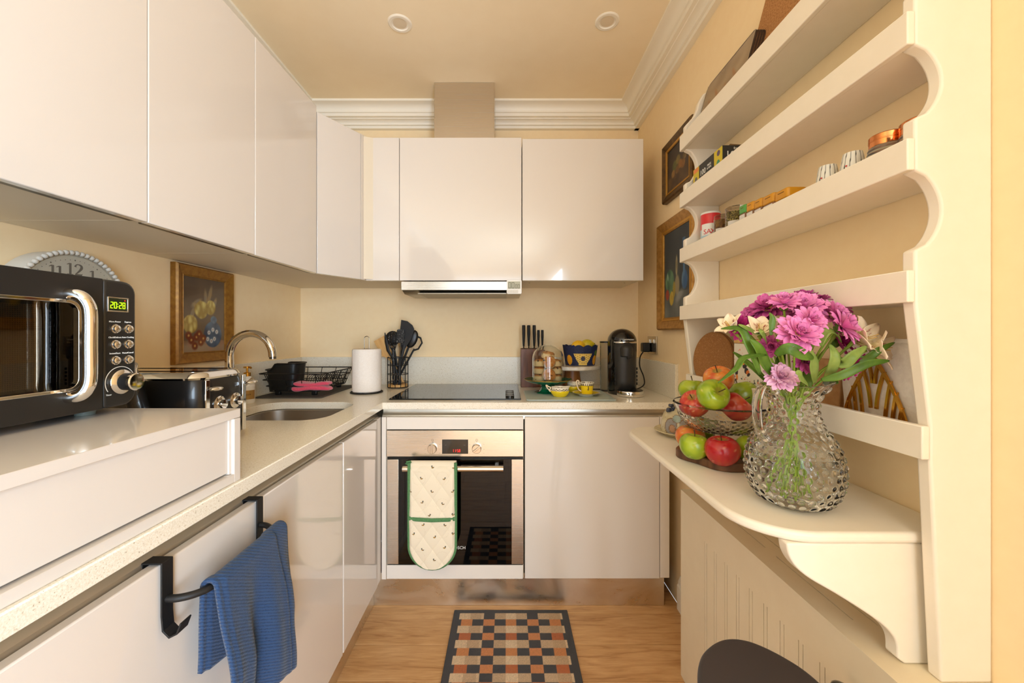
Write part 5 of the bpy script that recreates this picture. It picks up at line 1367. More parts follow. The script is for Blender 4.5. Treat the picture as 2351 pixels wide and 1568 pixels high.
HERB = noisy('dried_herb', [(.35,(48,42,22)),(.5,(110,92,44)),(.62,(190,166,92))], 260, rough=.9, bstr=.6, bdist=.002)
PEPR = noisy('brown_spice', [(.35,(70,42,22)),(.5,(126,84,40)),(.65,(176,130,72))], 70, rough=.9, bstr=.5, bdist=.002)
JARP = mat('clear_jar', (245,245,240), .05, trans=1.0, ior=1.2)
def roundjar(name, x, y, r, h, fill, label, letter):
    t_ = thing(name, (x,y,S2), label, 'spice jar', 'spice jars on the shelf')
    mk('filling', MB().lathe([(0,.001),(r-.002,.001),(r-.002,h*.86),(0,h*.88)], 32), fill, t_)
    mk('jar', MB().lathe([(r-.0015,0),(r,.002),(r,h-.003),(r-.002,h),(0,h),(0,h-.001),(r-.0013,h-.002),(r-.0013,.003)], 40, close=False), JARP, t_)
    mk('paper_label', MB().grid(lambda u, v: ((r+.0004)*cos(-2.9+1.15*u), (r+.0004)*sin(-2.9+1.15*u), h*.18+h*.42*v), 14, 3), mat('label_paper', (228,222,216), .7), t_)
    a = -2.55
    mk('lettering', MB().text(letter, .016, frame(((r+.0006)*cos(a), (r+.0006)*sin(a), h*.42), (-sin(a), cos(a), 0), (0,0,1))), mat('grey_ink', (90,84,84), .6), t_)
    return t_
roundjar('spice_jar', .712, 1.292, .0265, .112, PEPR, 'clear jar of brown spice with a plain white label, next to the salt', 'P')
hj = roundjar('spice_jar', .708, 1.210, .0295, .113, HERB, 'clear jar of dried green herbs with a white and green label', '')
mk('side_label', MB().grid(lambda u, v: (.0300*cos(-1.75+1.0*u), .0300*sin(-1.75+1.0*u), .03+.082*v), 14, 3), mat('label_paper', (228,222,216), .7), hj)
mk('label_stripe', MB().grid(lambda u, v: (.0303*cos(-1.55+.6*u), .0303*sin(-1.55+.6*u), .088+.006*v), 10, 2).grid(lambda u, v: (.0303*cos(-1.55+.6*u), .0303*sin(-1.55+.6*u), .066+.006*v), 10, 2), mat('lime_print', (150,190,70), .6), hj)
MUST = mat('mustard_plastic', (212,146,24), .35); GRNP = mat('green_plastic', (86,160,70), .35)
for i, (y0, y1, ht, lidm, lab) in enumerate(((1.110,1.141,.092,GRNP,'small spice jar with a green lid'),(1.075,1.107,.089,MUST,'spice jar with a mustard lid, next to the green lidded one'),(1.040,1.072,.086,MUST,'spice jar with a mustard lid, second after the green lidded one'),(.993,1.037,.083,MUST,'spice jar with a mustard lid, third after the green lidded one'),(.943,.989,.078,MUST,'spice jar with a mustard lid, last of its row, nearest the cups'))):
    t_ = thing('spice_jar', (.700,(y0+y1)/2,S2), lab, 'spice jar', 'spice jars on the shelf')
    w2 = (y1-y0)/2
    mk('jar', MB().plate(rrect(-.024,.024,-w2,w2,.007,4), [], .0003, ht-.024), mat('jar_amber', (150,96,52), .12, trans=.3), t_)
    mk('paper_label', MB().plate(rrect(-.0244,-.0236,-w2*.8,w2*.8,.0003,1), [], .01, ht-.027), mat('label_paper', (228,222,216), .7), t_)
    ld = mk('lid', MB().plate(rrect(-.0250,.0250,-w2-.0008,w2+.0008,.008,5), [], ht-.0245, ht), lidm, t_, bevel=.003, bseg=2)
    mk('thumb_slot', MB().box(-.0256,-.0249,-w2*.5,w2*.4,ht-.009,ht-.0075), mat('slot_shade', (120,80,14), .6), ld)
STR = mat('striped_cup', rough=.2, vcol=True)
for i, (x, y, lab) in enumerate(((.702,.857,'upturned white cup with thin black stripes, next to the mustard lids'),(.702,.795,'upturned white cup with thin black stripes, nearer the copper lidded jar'))):
    t_ = thing('striped_cup', (x,y,S2), lab, 'cup', 'striped cups on the shelf')
    mk('body', MB().lathe([(.028,0),(.029,.001)] + [(.029-.0125*k/16, .001+.086*k/16) for k in range(1,16)] + [(.0155,.089),(0,.090)], 120), STR, t_, col=lambda p: (40,36,34) if abs(((atan2(p[1],p[0])/(2*pi)*14 + .12*sin(p[2]*40)) % 1) - .5) < .07 else (236,232,222))
    mk('red_dot', MB().lathe([(.0018,0),(0,.0004)], 10, frame((-.0200,-.0085,.060), (.39,-.92,0), (0,0,1)) @ T(0,0,.001)), mat('red_dot_ink', (200,50,40), .5), t_)
COP = mat('copper_lid', (220,140,84), .18, metal=1.0)
for (x, y, r, lab) in ((.702,.723,.0255,'ribbed glass jar with a shiny copper lid on the spice shelf'),(.715,.672,.030,'glass jar with a copper lid tucked against the side panel')):
    t_ = thing('copper_lid_jar', (x,y,S2), lab, 'jar', 'copper lidded jars')
    pr = [(0,.001),(r*1.1,.001),(r*1.14,.004),(r*1.14,.045)] + [(r*(1.12-.1*k/6)+(.0012 if k % 2 else 0), .047+.0035*k) for k in range(7)] + [(r*.97,.070)]
    mk('glass', MB().lathe(pr, 40), mat('jar_glass_grey', (225,230,225), .03, trans=.9, ior=1.35), t_)
    mk('contents', MB().lathe([(0,.004),(r*1.05,.004),(r*1.05,.040),(0,.041)], 30), mat('dark_seed', (60,54,48), .9), t_)
    mk('lid', MB().lathe([(r,.068),(r*1.02,.069),(r*1.02,.078),(r*1.035,.0785),(r*1.035,.080),(r*1.02,.0805),(r*1.02,.088),(r*.97,.0895),(0,.0895)], 44), COP, t_)
# lowest shelf: cork mats, bee canister, board, napkins
S4 = 1.0328
for i, off in enumerate((0, .012)):
    c0 = Vector((.697+off*.9, 1.325+off*.35, S4+.0955)); tl = 8
    Mf = frame(c0, (.316,-.949,0), (.08,.027,1))
    mk('cork_mat', MB().plate([(.082*cos(2*pi*k/48), .0955*sin(2*pi*k/48)) for k in range(48)], [], -.0045, .0045), CORK2, label=('oval cork table mat leaning on the low shelf, %s one' % ('front','rear')[i]), cat='mat', group='oval cork mats', M=Mf, bevel=.0025)
bx = thing('bee_canister', (.720,1.103,S4), 'white square canister with a bumble bee print and wooden lid', 'canister')
def beecol(p):
    u = -(p[1]); v = p[2]; c = (232,222,204)
    def bl(cx,cy,rx_,ry_,ro=0): return blob(u,v,cx,cy,rx_,ry_,ro,.25) > .45
    if p[0] > -.0375: return c
    if bl(-.020,.092,.012,.009,.4) or bl(-.012,.078,.011,.010,.2): c = (48,40,40)
    if bl(-.026,.100,.007,.007): c = (220,140,40)
    if bl(-.006,.074,.009,.007,.5): c = (224,122,52)
    if bl(-.002,.068,.009,.005,.5): c = (44,38,38)
    if bl(.004,.100,.014,.004,.5) or bl(.006,.094,.013,.004,.2): c = (214,180,164)
    if bl(-.060,.075,.009,.018): c = (52,42,42)
    if bl(-.058,.055,.007,.010): c = (226,140,70)
    if v < .06 and noise.noise((u*140,v*140,1)) > .30: c = (214,110,84) if noise.noise((u*60,v*60,4)) > 0 else (70,72,70)
    if v > .09 and u < -.03 and noise.noise((u*150,v*150,3)) > .42: c = (222,150,130)
    return c
mk('tin', MB().box(-.037,.037,-.073,.073,.0,.155).grid(lambda u, v: (-.0378, .072-.144*u, .002+.150*v), 150, 150), mat('bee_print', rough=.45, vcol=True), bx, col=beecol)
mk('lid', MB().box(-.0385,.0385,-.0745,.0745,.1552,.168), PINE, bx, bevel=.003)
mk('wooden_board', MB().plate(rrect(-.055,.055,0,.125,.008,4), [], -.006, .006), noisy('warm_board', [(.3,(168,120,70)),(.7,(192,146,94))], 5, (10,10,1), rough=.5), label='plain brown board leaning on the low shelf behind the vase', cat='board', M=frame((.748,.93,S4+.0006), (0,-1,0), (.06,0,1)), bevel=.002)
NAP = noisy('white_napkin', [(.3,(226,216,204)),(.7,(238,230,218))], 120, rough=.95, bstr=.3)
for i in range(9):
    h_ = .165+.004*((i*5) % 3); w_ = .083 + .002*((i*3) % 4)
    mk('paper_napkin', MB().grid(lambda u, v, i=i, h_=h_, w_=w_: (.7165+.0044*i+.0012*sin(9*v+i), .752-(2*u-1)*w_-.004+.0015*sin(14*v+i), S4+.0008+h_*v+.0012*sin(8*u+i)), 10, 22), NAP, label=('white paper napkin in the gold holder, %s' % ('the front one of the bundle' if i == 0 else 'the back one of the bundle' if i == 8 else 'inside the bundle')), cat='napkin', group='paper napkins in the gold holder', solid=.0036)
nh = thing('napkin_holder', (.708,.757,S4), 'gold fan pattern metal napkin holder on the low shelf', 'napkin holder')
NG = mat('polished_gold', (206,150,58), .15, metal=1.0)
def band(pts, w_, M_): 
    L, Rr = [], []
    for i, p in enumerate(pts):
        a = pts[max(0,i-1)]; c = pts[min(len(pts)-1,i+1)]; dx, dy = c[0]-a[0], c[1]-a[1]; n_ = hypot(dx,dy) or 1
        L.append((p[0]-dy/n_*w_/2, p[1]+dx/n_*w_/2)); Rr.append((p[0]+dy/n_*w_/2, p[1]-dx/n_*w_/2))
    return MB().plate((L+Rr[::-1])[::-1], [], -.002, .002, 'xy', M_)
NM_ = PW(.708,.757,S4)
NL = Matrix.Translation((-.708,-.757,-S4)) @ NM_
arch = [(.066*(1-(k/12)**1.6) , .140*(k/12)) for k in range(13)]
outl = [(-a, z) for a, z in arch] + [(a, z) for a, z in arch[::-1]][1:]
mk('arch_frame', band(outl, .0055, NL), NG, nh)
for sgn in (-1, 1):
    for (tx, tz, bx_) in ((.010,.126,.0),(.022,.113,.006),(.034,.097,.022),(.045,.078,.036),(.055,.052,.049)):
        pts = [(sgn*(max(.0027,bx_)+(tx-max(.0027,bx_))*(t**1.7)), (.088 if bx_ == 0 else .04 if bx_ == .006 else .0)+(tz-(.088 if bx_ == 0 else .04 if bx_ == .006 else .0))*t) for t in [k/8 for k in range(9)]]
        mk('fan_rib', band(pts, .0048, NL @ T(0,0,-.0006)), NG, nh)
mk('base_plate', MB().box(-.004,.048,-.068,.068,0,.0006), NG, nh)
# ================================================================== butter dish, tray, fruit
STN = mat('glazed_stoneware', rough=.25, vcol=True, coat=.3)
bd_ = thing('butter_dish', (.575,1.285,TZ), 'pale stoneware cheese dome on its plate with painted plums', 'butter dish')
def stcol(p):
    a = atan2(p[1],p[0]); z = p[2]; c = mixc((190,174,136),(206,192,156), .5+noise.noise((p[0]*60,p[1]*60,z*60)))
    if noise.noise((p[0]*260,p[1]*260,z*260)) > .62: c = (92,74,48)
    w_ = (a+2.05)*.06
    for (cx,cz,rx_,rz_,q) in ((-.030,.035,.020,.026,(136,134,142)),(-.024,.030,.010,.012,(196,140,96)),(-.012,.062,.014,.012,(134,160,158)),(.012,.045,.016,.016,(150,142,140)),(.034,.04,.014,.016,(150,168,160)),(.03,.066,.012,.01,(176,196,190))):
        d = hypot((w_-cx)/rx_, (z-cz)/rz_)
        if d < 1: c = mixc(q, c, .25)
        if .93 < d < 1.07: c = (128,92,56)
    return c
mk('plate', MB().lathe([(0,.002),(.055,.0),(.058,.0),(.062,.006),(.080,.012),(.086,.016),(.084,.018),(.064,.013),(0,.010)], 64), STN, bd_, col=lambda p: mixc((188,172,132),(206,190,152),.5+noise.noise((p[0]*60,p[1]*60,1))))
mk('dome', MB().grid(lambda u, v: (lambda r, z: (r*cos(2*pi*u)*.98, r*sin(2*pi*u), .0135+z))(.066*(1-max(0,(v-.0))**2.6)**.62 if v < 1 else .001, .098*v), 120, 60, closeu=True), STN, bd_, col=stcol)
gp = MB()
rn = random.Random(4)
for k in range(16): gp.ball(.0052, M=T(-.045+rn.uniform(-.012,.010), -.015+rn.uniform(-.012,.012), .092+rn.uniform(-.012,.010)), seg=10, rings=7)
mk('grape_knob', gp, mat('blue_glaze', (62,66,84), .25), bd_)
gp = MB()
for k in range(16): gp.ball(.0050, M=T(.028+rn.uniform(-.010,.010), -.062+rn.uniform(-.006,.004), .048+rn.uniform(-.016,.016)), seg=10, rings=7)
mk('grape_cluster', gp, mat('blue_glaze', (62,66,84), .25), bd_)
# tray
tcx, tcy = .592, 1.045
def trp(s): 
    out = []
    for k in range(120):
        a = 2*pi*k/120; r = (1 + .055*cos(6*a+.4))
        out.append((tcx+(.128*s)*r*cos(a), tcy+(.118*s)*r*sin(a)))
    return out
WALT = noisy('walnut_tray', [(.3,(70,44,28)),(.5,(104,68,44)),(.75,(128,88,58))], 5, (2.2,16,2), rough=.45, bstr=.15)
ty = thing('wooden_tray', (tcx,tcy,TZ), 'dark walnut scallop-edged tray under the apples', 'tray')
mk('tray_base', MB().plate(trp(.9), [], TZ+.0003, TZ+.010), WALT, ty, world=True)
mk('tray_rim', MB().plate(trp(1.0), [trp(.90)[::-1]], TZ, TZ+.022), WALT, ty, world=True, bevel=.0035, bseg=3)
TRZ = TZ+.0102
# cut-glass footed bowl
gbx, gby = .574, 1.052
cgl = mat('cut_glass', (254,254,252), .02, trans=1.0, ior=1.27)
fb = thing('glass_fruit_bowl', (gbx,gby,TRZ), 'cut glass footed fruit bowl standing on the walnut tray', 'fruit bowl')
mk('foot', MB().lathe([(0,.0),(.042,.0),(.043,.003),(.026,.008),(.014,.014),(.011,.022),(.013,.034),(.018,.046),(.014,.058),(.012,.064),(0,.066)], 12), cgl, fb, smooth=False)
def cgb(u, v, outer=True):
    a = 2*pi*u
    r = .018 + .100*(v**.62); z = .064 + .012*v**1.2 + .058*max(0,(v-.35)/.65)**1.5
    if outer and .1 < v < .8:
        k = 28; q = (abs(((u*k+v*9) % 1)-.5)+abs(((u*k-v*9) % 1)-.5))
        r += .0018*q*2; z -= .0018*q
    
    return r, z, a
def bowlo(u, v):
    r, z, a = cgb(u, v); return (r*cos(a), r*sin(a), z)
def bowli(u, v):
    r, z, a = cgb(u, 1-v, False); return ((r-.0035)*cos(a), (r-.0035)*sin(a), z+.004)
gb_ = MB().grid(bowlo, 168, 44, closeu=True); n0 = len(gb_.v); gb_.grid(bowli, 168, 30, closeu=True)
nu = 168; lasto = 43*nu
for i in range(nu): gb_.f.append((lasto+i, lasto+(i+1) % nu, n0+(i+1) % nu, n0+i))
gb_.f.append(tuple(reversed(range(nu)))); gb_.f.append(tuple(n0+29*nu+i for i in range(nu)))
mk('bowl', gb_, cgl, fb, sharp=28)
# apples
def apple_mesh(r, seed):
    def fn(u, v):
        a = 2*pi*u; t = pi*v
        rr_ = sin(t); zz = -cos(t)
        rad = rr_*(1+.10*zz) ; zz = zz*.93
        zz -= .32*exp(-(rr_/.34)**2) if zz > 0 else -.20*exp(-(rr_/.30)**2)
        rad *= 1+.02*cos(5*a+seed)*(.4+.6*(zz < 0))+.02*sin(a+seed)
        return (r*rad*cos(a), r*rad*sin(a), r*zz)
    return MB().grid(fn, 40, 30, closeu=True)
APM = mat('apple_skin', rough=.22, vcol=True, coat=.35, coat_rough=.12, sss=.03)
def acol(kind, seed, r):
    def f(p):
        a = atan2(p[1],p[0]); z = p[2]/r
        n_ = noise.noise((cos(a)*2.2+seed, sin(a)*2.2, z*1.2)); st_ = noise.noise((a*9+seed, z*1.5, 0)); sp = noise.noise((p[0]*420,p[1]*420,p[2]*420+seed))
        if kind == 'g': c = mixc((128,156,22),(166,182,40), max(0,min(1,.5+n_+.25*z)))
        elif kind == 'o': c = mixc((224,140,50),(206,74,36), max(0,min(1,.45+.9*n_+.4*st_-.25*z)))
        elif kind == 'p': c = mixc((214,110,62),(188,46,40), max(0,min(1,.65+.7*n_+.4*st_)))
        else: c = mixc((198,70,40),(172,18,30), max(0,min(1,.75+.6*n_+.5*st_)))
        if z > .6 and hypot(p[0],p[1]) < r*.28: c = mixc(c, (150,140,50), .7)
        if sp > .58: c = mixc(c, (236,214,150), .5)
        return c
    return f
STEM = mat('apple_stem', (74,58,28), .8)
k = 0
for (x,y,z,r,kind,rx_,ry_,lab) in (
    (.512,.975,1.064,.0385,'g',62,10,'bright green apple at the front of the glass bowl'),
    (.560,1.035,1.096,.0375,'o',20,-20,'orange-red apple on top of the glass bowl'),
    (.527,1.112,1.055,.0375,'g',-6,4,'green apple at the rear of the glass bowl, on the cabinet side'),
    (.500,1.042,1.030,.037,'p',30,-30,'blushed red apple in the glass bowl, on the oven side'),
    (.597,1.022,1.026,.038,'p',20,40,'red apple in the glass bowl, behind the vase handle'),
    (.655,1.092,1.046,.042,'g',-20,-12,'large green apple in the glass bowl, nearest the wall'),
    (.478,1.000,TRZ+.0345,.0365,'g',0,6,'green apple on the walnut tray at its front corner'),
    (.5225,.951,TRZ+.0375,.040,'r',4,-4,'shiny deep red apple on the front of the walnut tray'),
    (.507,1.083,TRZ+.036,.038,'o',0,0,'red and yellow apple on the tray behind the green one'),
    (.580,1.137,TRZ+.034,.036,'g',0,0,'green apple at the rear of the tray under the glass bowl'),
    (.603,.963,TRZ+.036,.038,'g',5,15,'green apple on the tray half hidden by the vase')):
    t_ = thing('apple', (0,0,0), lab, 'apple', 'apples', M=T(x,y,z) @ R(rx_,'X') @ R(ry_,'Y') @ R(k*77,'Z'))
    mk('fruit', apple_mesh(r, k*1.7), APM, t_, col=acol(kind, k*3.1, r)); 
    mk('stalk', MB().tube([(0,0,r*.55),(.001,0,r*.8),(.004,.001,r*1.12)], [.0009,.0011,.0016], 6), STEM, t_); k += 1
# ================================================================== hobnail jug
VX, VY = .560, .767
vg = thing('glass_jug', (VX,VY,TZ), 'clear hobnail glass jug holding the flowers', 'vase')
vp = [(0.030,.0),(.047,.003),(.064,.016),(.0765,.042),(.0800,.072),(.0765,.102),(.0655,.130),(.0510,.152),(.0430,.170),(.0400,.188),(.0425,.208),(.050,.226),(.054,.234)]
VCv = catmull([(r, 0, z) for r, z in vp], 12)
def vprof(t):
    q = t*(len(VCv)-1); i = min(int(q), len(VCv)-2); f = q-i
    return VCv[i][0]*(1-f)+VCv[i+1][0]*f, VCv[i][2]*(1-f)+VCv[i+1][2]*f
# hob centres: rows down the body, staggered
hobs = []
zrow = .014; row = 0
rows_ = []
while zrow < .222:
    t = min((abs(vprof(q/200)[1]-zrow), q/200) for q in range(201))[1]
    r, z = vprof(t); n_ = 28 if r > .07 else 24 if r > .055 else 18
    rows_.append((zrow, n_, (row % 2)*.5, r)); zrow += .0143 if r > .06 else .0130; row += 1
def lipw(a, z):
    k = max(0, min(1, (z-.205)/.031))
    d = (1+cos(a-radians(-12)))/2
    return k*(.018*d**6), k*(.010*d**5 - .012*(1-d)**3*0)
def vaso(u, v):
    a = 2*pi*u; r, z = vprof(v)
    h = 0
    for (zr, n_, off, rr_) in rows_:
        dz = z-zr
        if abs(dz) > .0085: continue
        fu = (u*n_+off) % 1.0; da = (fu-.5)*2*pi/n_*r
        d = hypot(da, dz*1.0)/.0054
        if d < 1: h = max(h, .0040*(1-d*d)**.7)
    dr, dzl = lipw(a, z)
    return ((r+h+dr)*cos(a), (r+h+dr)*sin(a), z+dzl)
def vasi(u, v):
    a = 2*pi*u; r, z = vprof(1-v); dr, dzl = lipw(a, z)
    z2 = max(z, .008)
    return ((r-.0042+dr)*cos(a), (r-.0042+dr)*sin(a), z2+dzl)
nu, nv = 560, 400
b = MB().grid(vaso, nu, nv, closeu=True); n0 = len(b.v); b.grid(vasi, nu, 50, closeu=True)
lo_ = (nv-1)*nu
for i in range(nu): b.f.append((lo_+i, lo_+(i+1) % nu, n0+(i+1) % nu, n0+i))
b.f.append(tuple(reversed(range(nu)))); b.f.append(tuple(n0+49*nu+i for i in range(nu)))
VG = mat('jug_glass', (255,255,254), .0, trans=1.0, ior=1.31)
mk('jug_body', b, VG, vg, sharp=180)
hpth = catmull([(-.040,-.010,.218),(-.054,-.014,.234),(-.072,-.020,.232),(-.084,-.024,.208),(-.086,-.026,.175),(-.080,-.024,.148),(-.064,-.019,.130)], 8)
mk('handle', MB().tube(hpth, [.0078]*len(hpth), 14, flat=(.7,1.2)), VG, vg)
wprof = [(0,.0085)] + [(vprof(t)[0]-.0046, max(vprof(t)[1],.0085)) for t in [i/40 for i in range(0,23)] if vprof(t)[1] < .104]
wprof += [(wprof[-1][0], .1045),(0,.1045)]
mk('water', MB().lathe(wprof, 64, close=False), mat('water', (250,252,250), .0, trans=1.0, ior=1.15), vg)
# ================================================================== flowers
STEMG = noisy('green_stem', [(.3,(118,150,36)),(.7,(158,186,64))], 40, rough=.5)
LEAF = noisy('leaf_green', [(.3,(60,92,22)),(.7,(98,132,40))], 30, (1,1,1), rough=.45, sss=.05)
LEAF2 = noisy('pale_leaf', [(.3,(110,134,56)),(.7,(144,164,84))], 30, rough=.5, sss=.05)
PET = mat('flower_petal', rough=.6, vcol=True, sss=.08)
def stem_path(end, foot, bend=.02):
    # from inside the jug through the neck to the bloom
    nk = Vector((VX + (end[0]-VX)*.16, VY + (end[1]-VY)*.16, TZ+.205))
    e = Vector(end); f = Vector((VX+foot[0], VY+foot[1], TZ+foot[2]))
    m_ = nk.lerp(e, .5) + Vector((0,0,bend))
    return catmull([tuple(f), tuple(f.lerp(nk,.5)), tuple(nk), tuple(m_), tuple(e)], 6)
def chrys(end, nrm, R_, shade, label, foot, layers=4, open_=1.0, eye=True):
    t_ = thing('chrysanthemum', end, label, 'flower', 'pink chrysanthemums in the jug')
    w = Vector(nrm).normalized(); u = w.orthogonal().normalized(); v_ = w.cross(u)
    Mf = Matrix(((u.x,v_.x,w.x,0),(u.y,v_.y,w.y,0),(u.z,v_.z,w.z,0),(0,0,0,1)))
    rn = random.Random(int(end[0]*1e5) % 9973); R_ = R_*1.14
    pb = MB(); cols = []
    A_, B_ = shade
    for L in range(layers):
        n_ = (19,17,14,11,9)[L]; ln_ = R_*(1.0-.15*L); tilt = radians((2+18*L)*open_+ (0 if open_ <= 1 else 8))
        for i in range(n_):
            a = 2*pi*(i+.5*(L % 2))/n_ + rn.uniform(-.09,.09); tl = tilt + rn.uniform(-.14,.14); pl = ln_*rn.uniform(.88,1.05); wd = pl*.19*(1+.1*L)
            M2 = Mf @ Matrix.Rotation(a,4,'Z') @ Matrix.Rotation(-tl,4,'Y')
            nn = len(pb.v)
            vs = []; fs = []
            prof = ((.08,.35,0),(.35,.85,.02),(.65,1.0,.03),(.88,.75,.0),(1.0,.18,-.03))
            for (tt, ww, cz_) in prof:
                for sgn in (-1,0,1): vs.append((pl*tt, wd*ww*sgn, pl*cz_ + (wd*.35 if sgn else 0) + .003*L*tt))
            for q in range(4):
                for s2 in range(2): fs.append((q*3+s2, (q+1)*3+s2, (q+1)*3+s2+1, q*3+s2+1))
            pb.add(vs, fs, M2)
            sh = rn.uniform(.1,.9)
            for (tt, ww, cz_) in prof:
                for sgn in (-1,0,1): cols.append(mixc(A_, B_, max(0,min(1, sh*.5+.5*(1-tt)+(.12 if sgn == 0 else 0)))))
    it = iter(cols)
    o = mk('petals', pb, PET, t_, col=lambda p: next(it), sharp=60)
    mk('calyx', MB().lathe([(0,-.012),(.006,-.009),(.010,-.003),(.008,.002),(0,.003)], 14, Mf), LEAF, t_)
    if eye:
        eb = MB()
        for k in range(70):
            a = k*2.39996; rr_ = R_*.30*sqrt(k/70)
            eb.ball(R_*.035, R_*.035, R_*.06, Mf @ T(rr_*cos(a), rr_*sin(a), R_*(.13-.05*(rr_/(R_*.3))**2)), seg=6, rings=4)
        mk('eye', eb, noisy('flower_eye', [(.3,(206,190,70)),(.7,(226,180,150))], 200, rough=.8), t_)
    pth = stem_path(tuple(Vector(end)-w*.006), foot)
    mk('stem', MB().tube(pth, [.0019]*len(pth), 7), STEMG, t_, world=True)
    return t_
PK = ((240,158,208),(222,110,180)); MG = ((222,112,178),(176,56,132)); HM = ((216,58,156),(158,20,108)); PP = ((244,206,226),(220,150,192))
FL = [
 ((.5658,.750,1.2620),(-.30,-.62,.75),.040,PK,'large open pink chrysanthemum with a yellow eye at the top centre of the bunch',(.01,.01,.02),4,1.0,True),
 ((.5215,.780,1.2655),(-.55,-.35,.80),.036,MG,'pink chrysanthemum on the oven side of the top of the bunch',(.02,.0,.02),4,1.0,True),
 ((.5130,.725,1.2700),(-.25,-.45,.9),.026,PK,'half-open pink chrysanthemum standing proudest at the top of the bunch',(.0,.02,.02),3,2.0,False),
 ((.6101,.740,1.2507),(.35,-.65,.62),.038,PK,'open pink chrysanthemum on the napkin side of the top',(-.01,.01,.02),4,1.0,True),
 ((.5084,.800,1.2446),(-.75,-.25,.60),.036,MG,'magenta chrysanthemum at the fruit bowl side of the bunch',(.02,-.01,.03),4,1.0,False),
 ((.5114,.690,1.2140),(-.10,-.70,.45),.035,PK,'pale pink chrysanthemum at the front middle of the bunch',(.0,.02,.03),4,1.1,True),
 ((.6507,.800,1.2712),(.35,.1,.9),.038,MG,'magenta chrysanthemum at the back of the bunch by the shelf lip',(-.02,-.01,.02),4,1.0,False),
 ((.5382,.700,1.2372),(.05,-.85,.35),.028,PK,'drooping pink chrysanthemum below the large central one',(.01,.03,.02),3,1.6,False),
 ((.6256,.720,1.1618),(.45,-.55,-.35),.032,HM,'hot magenta chrysanthemum hanging lowest on the napkin side',(-.03,.02,.02),3,1.0,False),
 ((.4750,.790,1.2270),(-.85,-.35,.1),.024,HM,'small hot magenta chrysanthemum beside the outermost cream lily',(.03,.0,.02),3,1.5,False),
 ((.5016,.720,1.1350),(-.2,-.75,.45),.027,PP,'pale lilac chrysanthemum resting on the jug rim',(.02,.02,.05),3,1.3,False),
 ((.6213,.820,1.2850),(-.05,.05,1),.034,MG,'dark pink chrysanthemum highest at the back of the bunch',(-.01,-.02,.02),4,1.0,False),
 ((.6010,.705,1.2285),(.35,-.6,.3),.030,PK,'half-open pink chrysanthemum below the napkin side bloom',(-.02,.03,.02),3,1.8,False),
 ((.6350,.755,1.2000),(.5,-.3,.2),.028,HM,'deep magenta chrysanthemum half hidden among the leaves',(-.02,.01,.03),3,1.4,False),
 ((.4975,.735,1.1940),(-.5,-.6,-.1),.020,MG,'small magenta chrysanthemum bud under the leaves at the front',(.02,.01,.03),3,1.6,False),
 ((.5560,.735,1.1650),(.0,-.5,.1),.022,MG,'dark magenta chrysanthemum bud low inside the bunch',(.01,.0,.04),3,2.0,False),
]
for f in FL: chrys(*f[:4], f[4], f[5], f[6], f[7], f[8])
def petal_mesh(Lp, wd, curl):
    return MB().grid(lambda u, v: (Lp*v, wd*(u-.5)*2*(sin(pi*min(1,v*.86+.10))**.8), curl*Lp*v*v + abs(u-.5)*wd*.5), 7, 9)
def alcol(p, Lp, inner):
    t = p[0]/Lp; c = mixc((226,214,160),(244,226,196), min(1,t*1.6)); c = mixc(c, (240,206,186), max(0,t-.75)*1.6)
    return c
def alstro(end, nrm, S, label, foot, seed):
    t_ = thing('lily', end, label, 'flower', 'cream Peruvian lilies in the jug')
    w = Vector(nrm).normalized(); u = w.orthogonal().normalized(); v_ = w.cross(u)
    Mf = Matrix(((u.x,v_.x,w.x,0),(u.y,v_.y,w.y,0),(u.z,v_.z,w.z,0),(0,0,0,1)))
    rn = random.Random(seed)
    for i in range(6):
        inner = i % 2; Lp = S*(1.0 if inner else .95); wd = S*(.30 if inner else .44)
        pm3 = petal_mesh(Lp, wd, -.50 if inner else -.40)
        a = 2*pi*i/6 + rn.uniform(-.15,.15); tl = radians(66 if inner else 60) + rn.uniform(-.18,.14)
        M2 = Mf @ Matrix.Rotation(a,4,'Z') @ Matrix.Rotation(-tl,4,'Y')
        p_ = mk('petal', pm3, PET, t_, col=lambda p, Lp=Lp: alcol(p, Lp, inner), M=M2, solid=.0007)
        if inner:
            sb = MB()
            for q in range(7):
                x = Lp*(.42+.07*(q % 4)+rn.uniform(-.02,.02)); y = wd*rn.uniform(-.45,.45); z = -.42*Lp*(x/Lp)**2+abs(y)*.25+.0012
                sb.box(x-.0022,x+.0022,y-.0003,y+.0003,z-.0002,z+.0002)
            mk('red_streaks', sb, mat('lily_streak', (160,40,44), .6), p_)
    mk('stamens', MB().tube([(0,0,0),tuple(Mf.to_3x3() @ Vector((.003,.002,S*.7)))], .0008, 5).tube([(0,0,0),tuple(Mf.to_3x3() @ Vector((-.003,.001,S*.75)))], .0008, 5), mat('stamen', (210,170,90), .6), t_)
    pth = stem_path(tuple(Vector(end)-w*.004), foot, .008)
    mk('stem', MB().tube(pth, [.0020]*(len(pth)-4)+[.0022,.0026,.0034,.0042], 8), STEMG, t_, world=True)
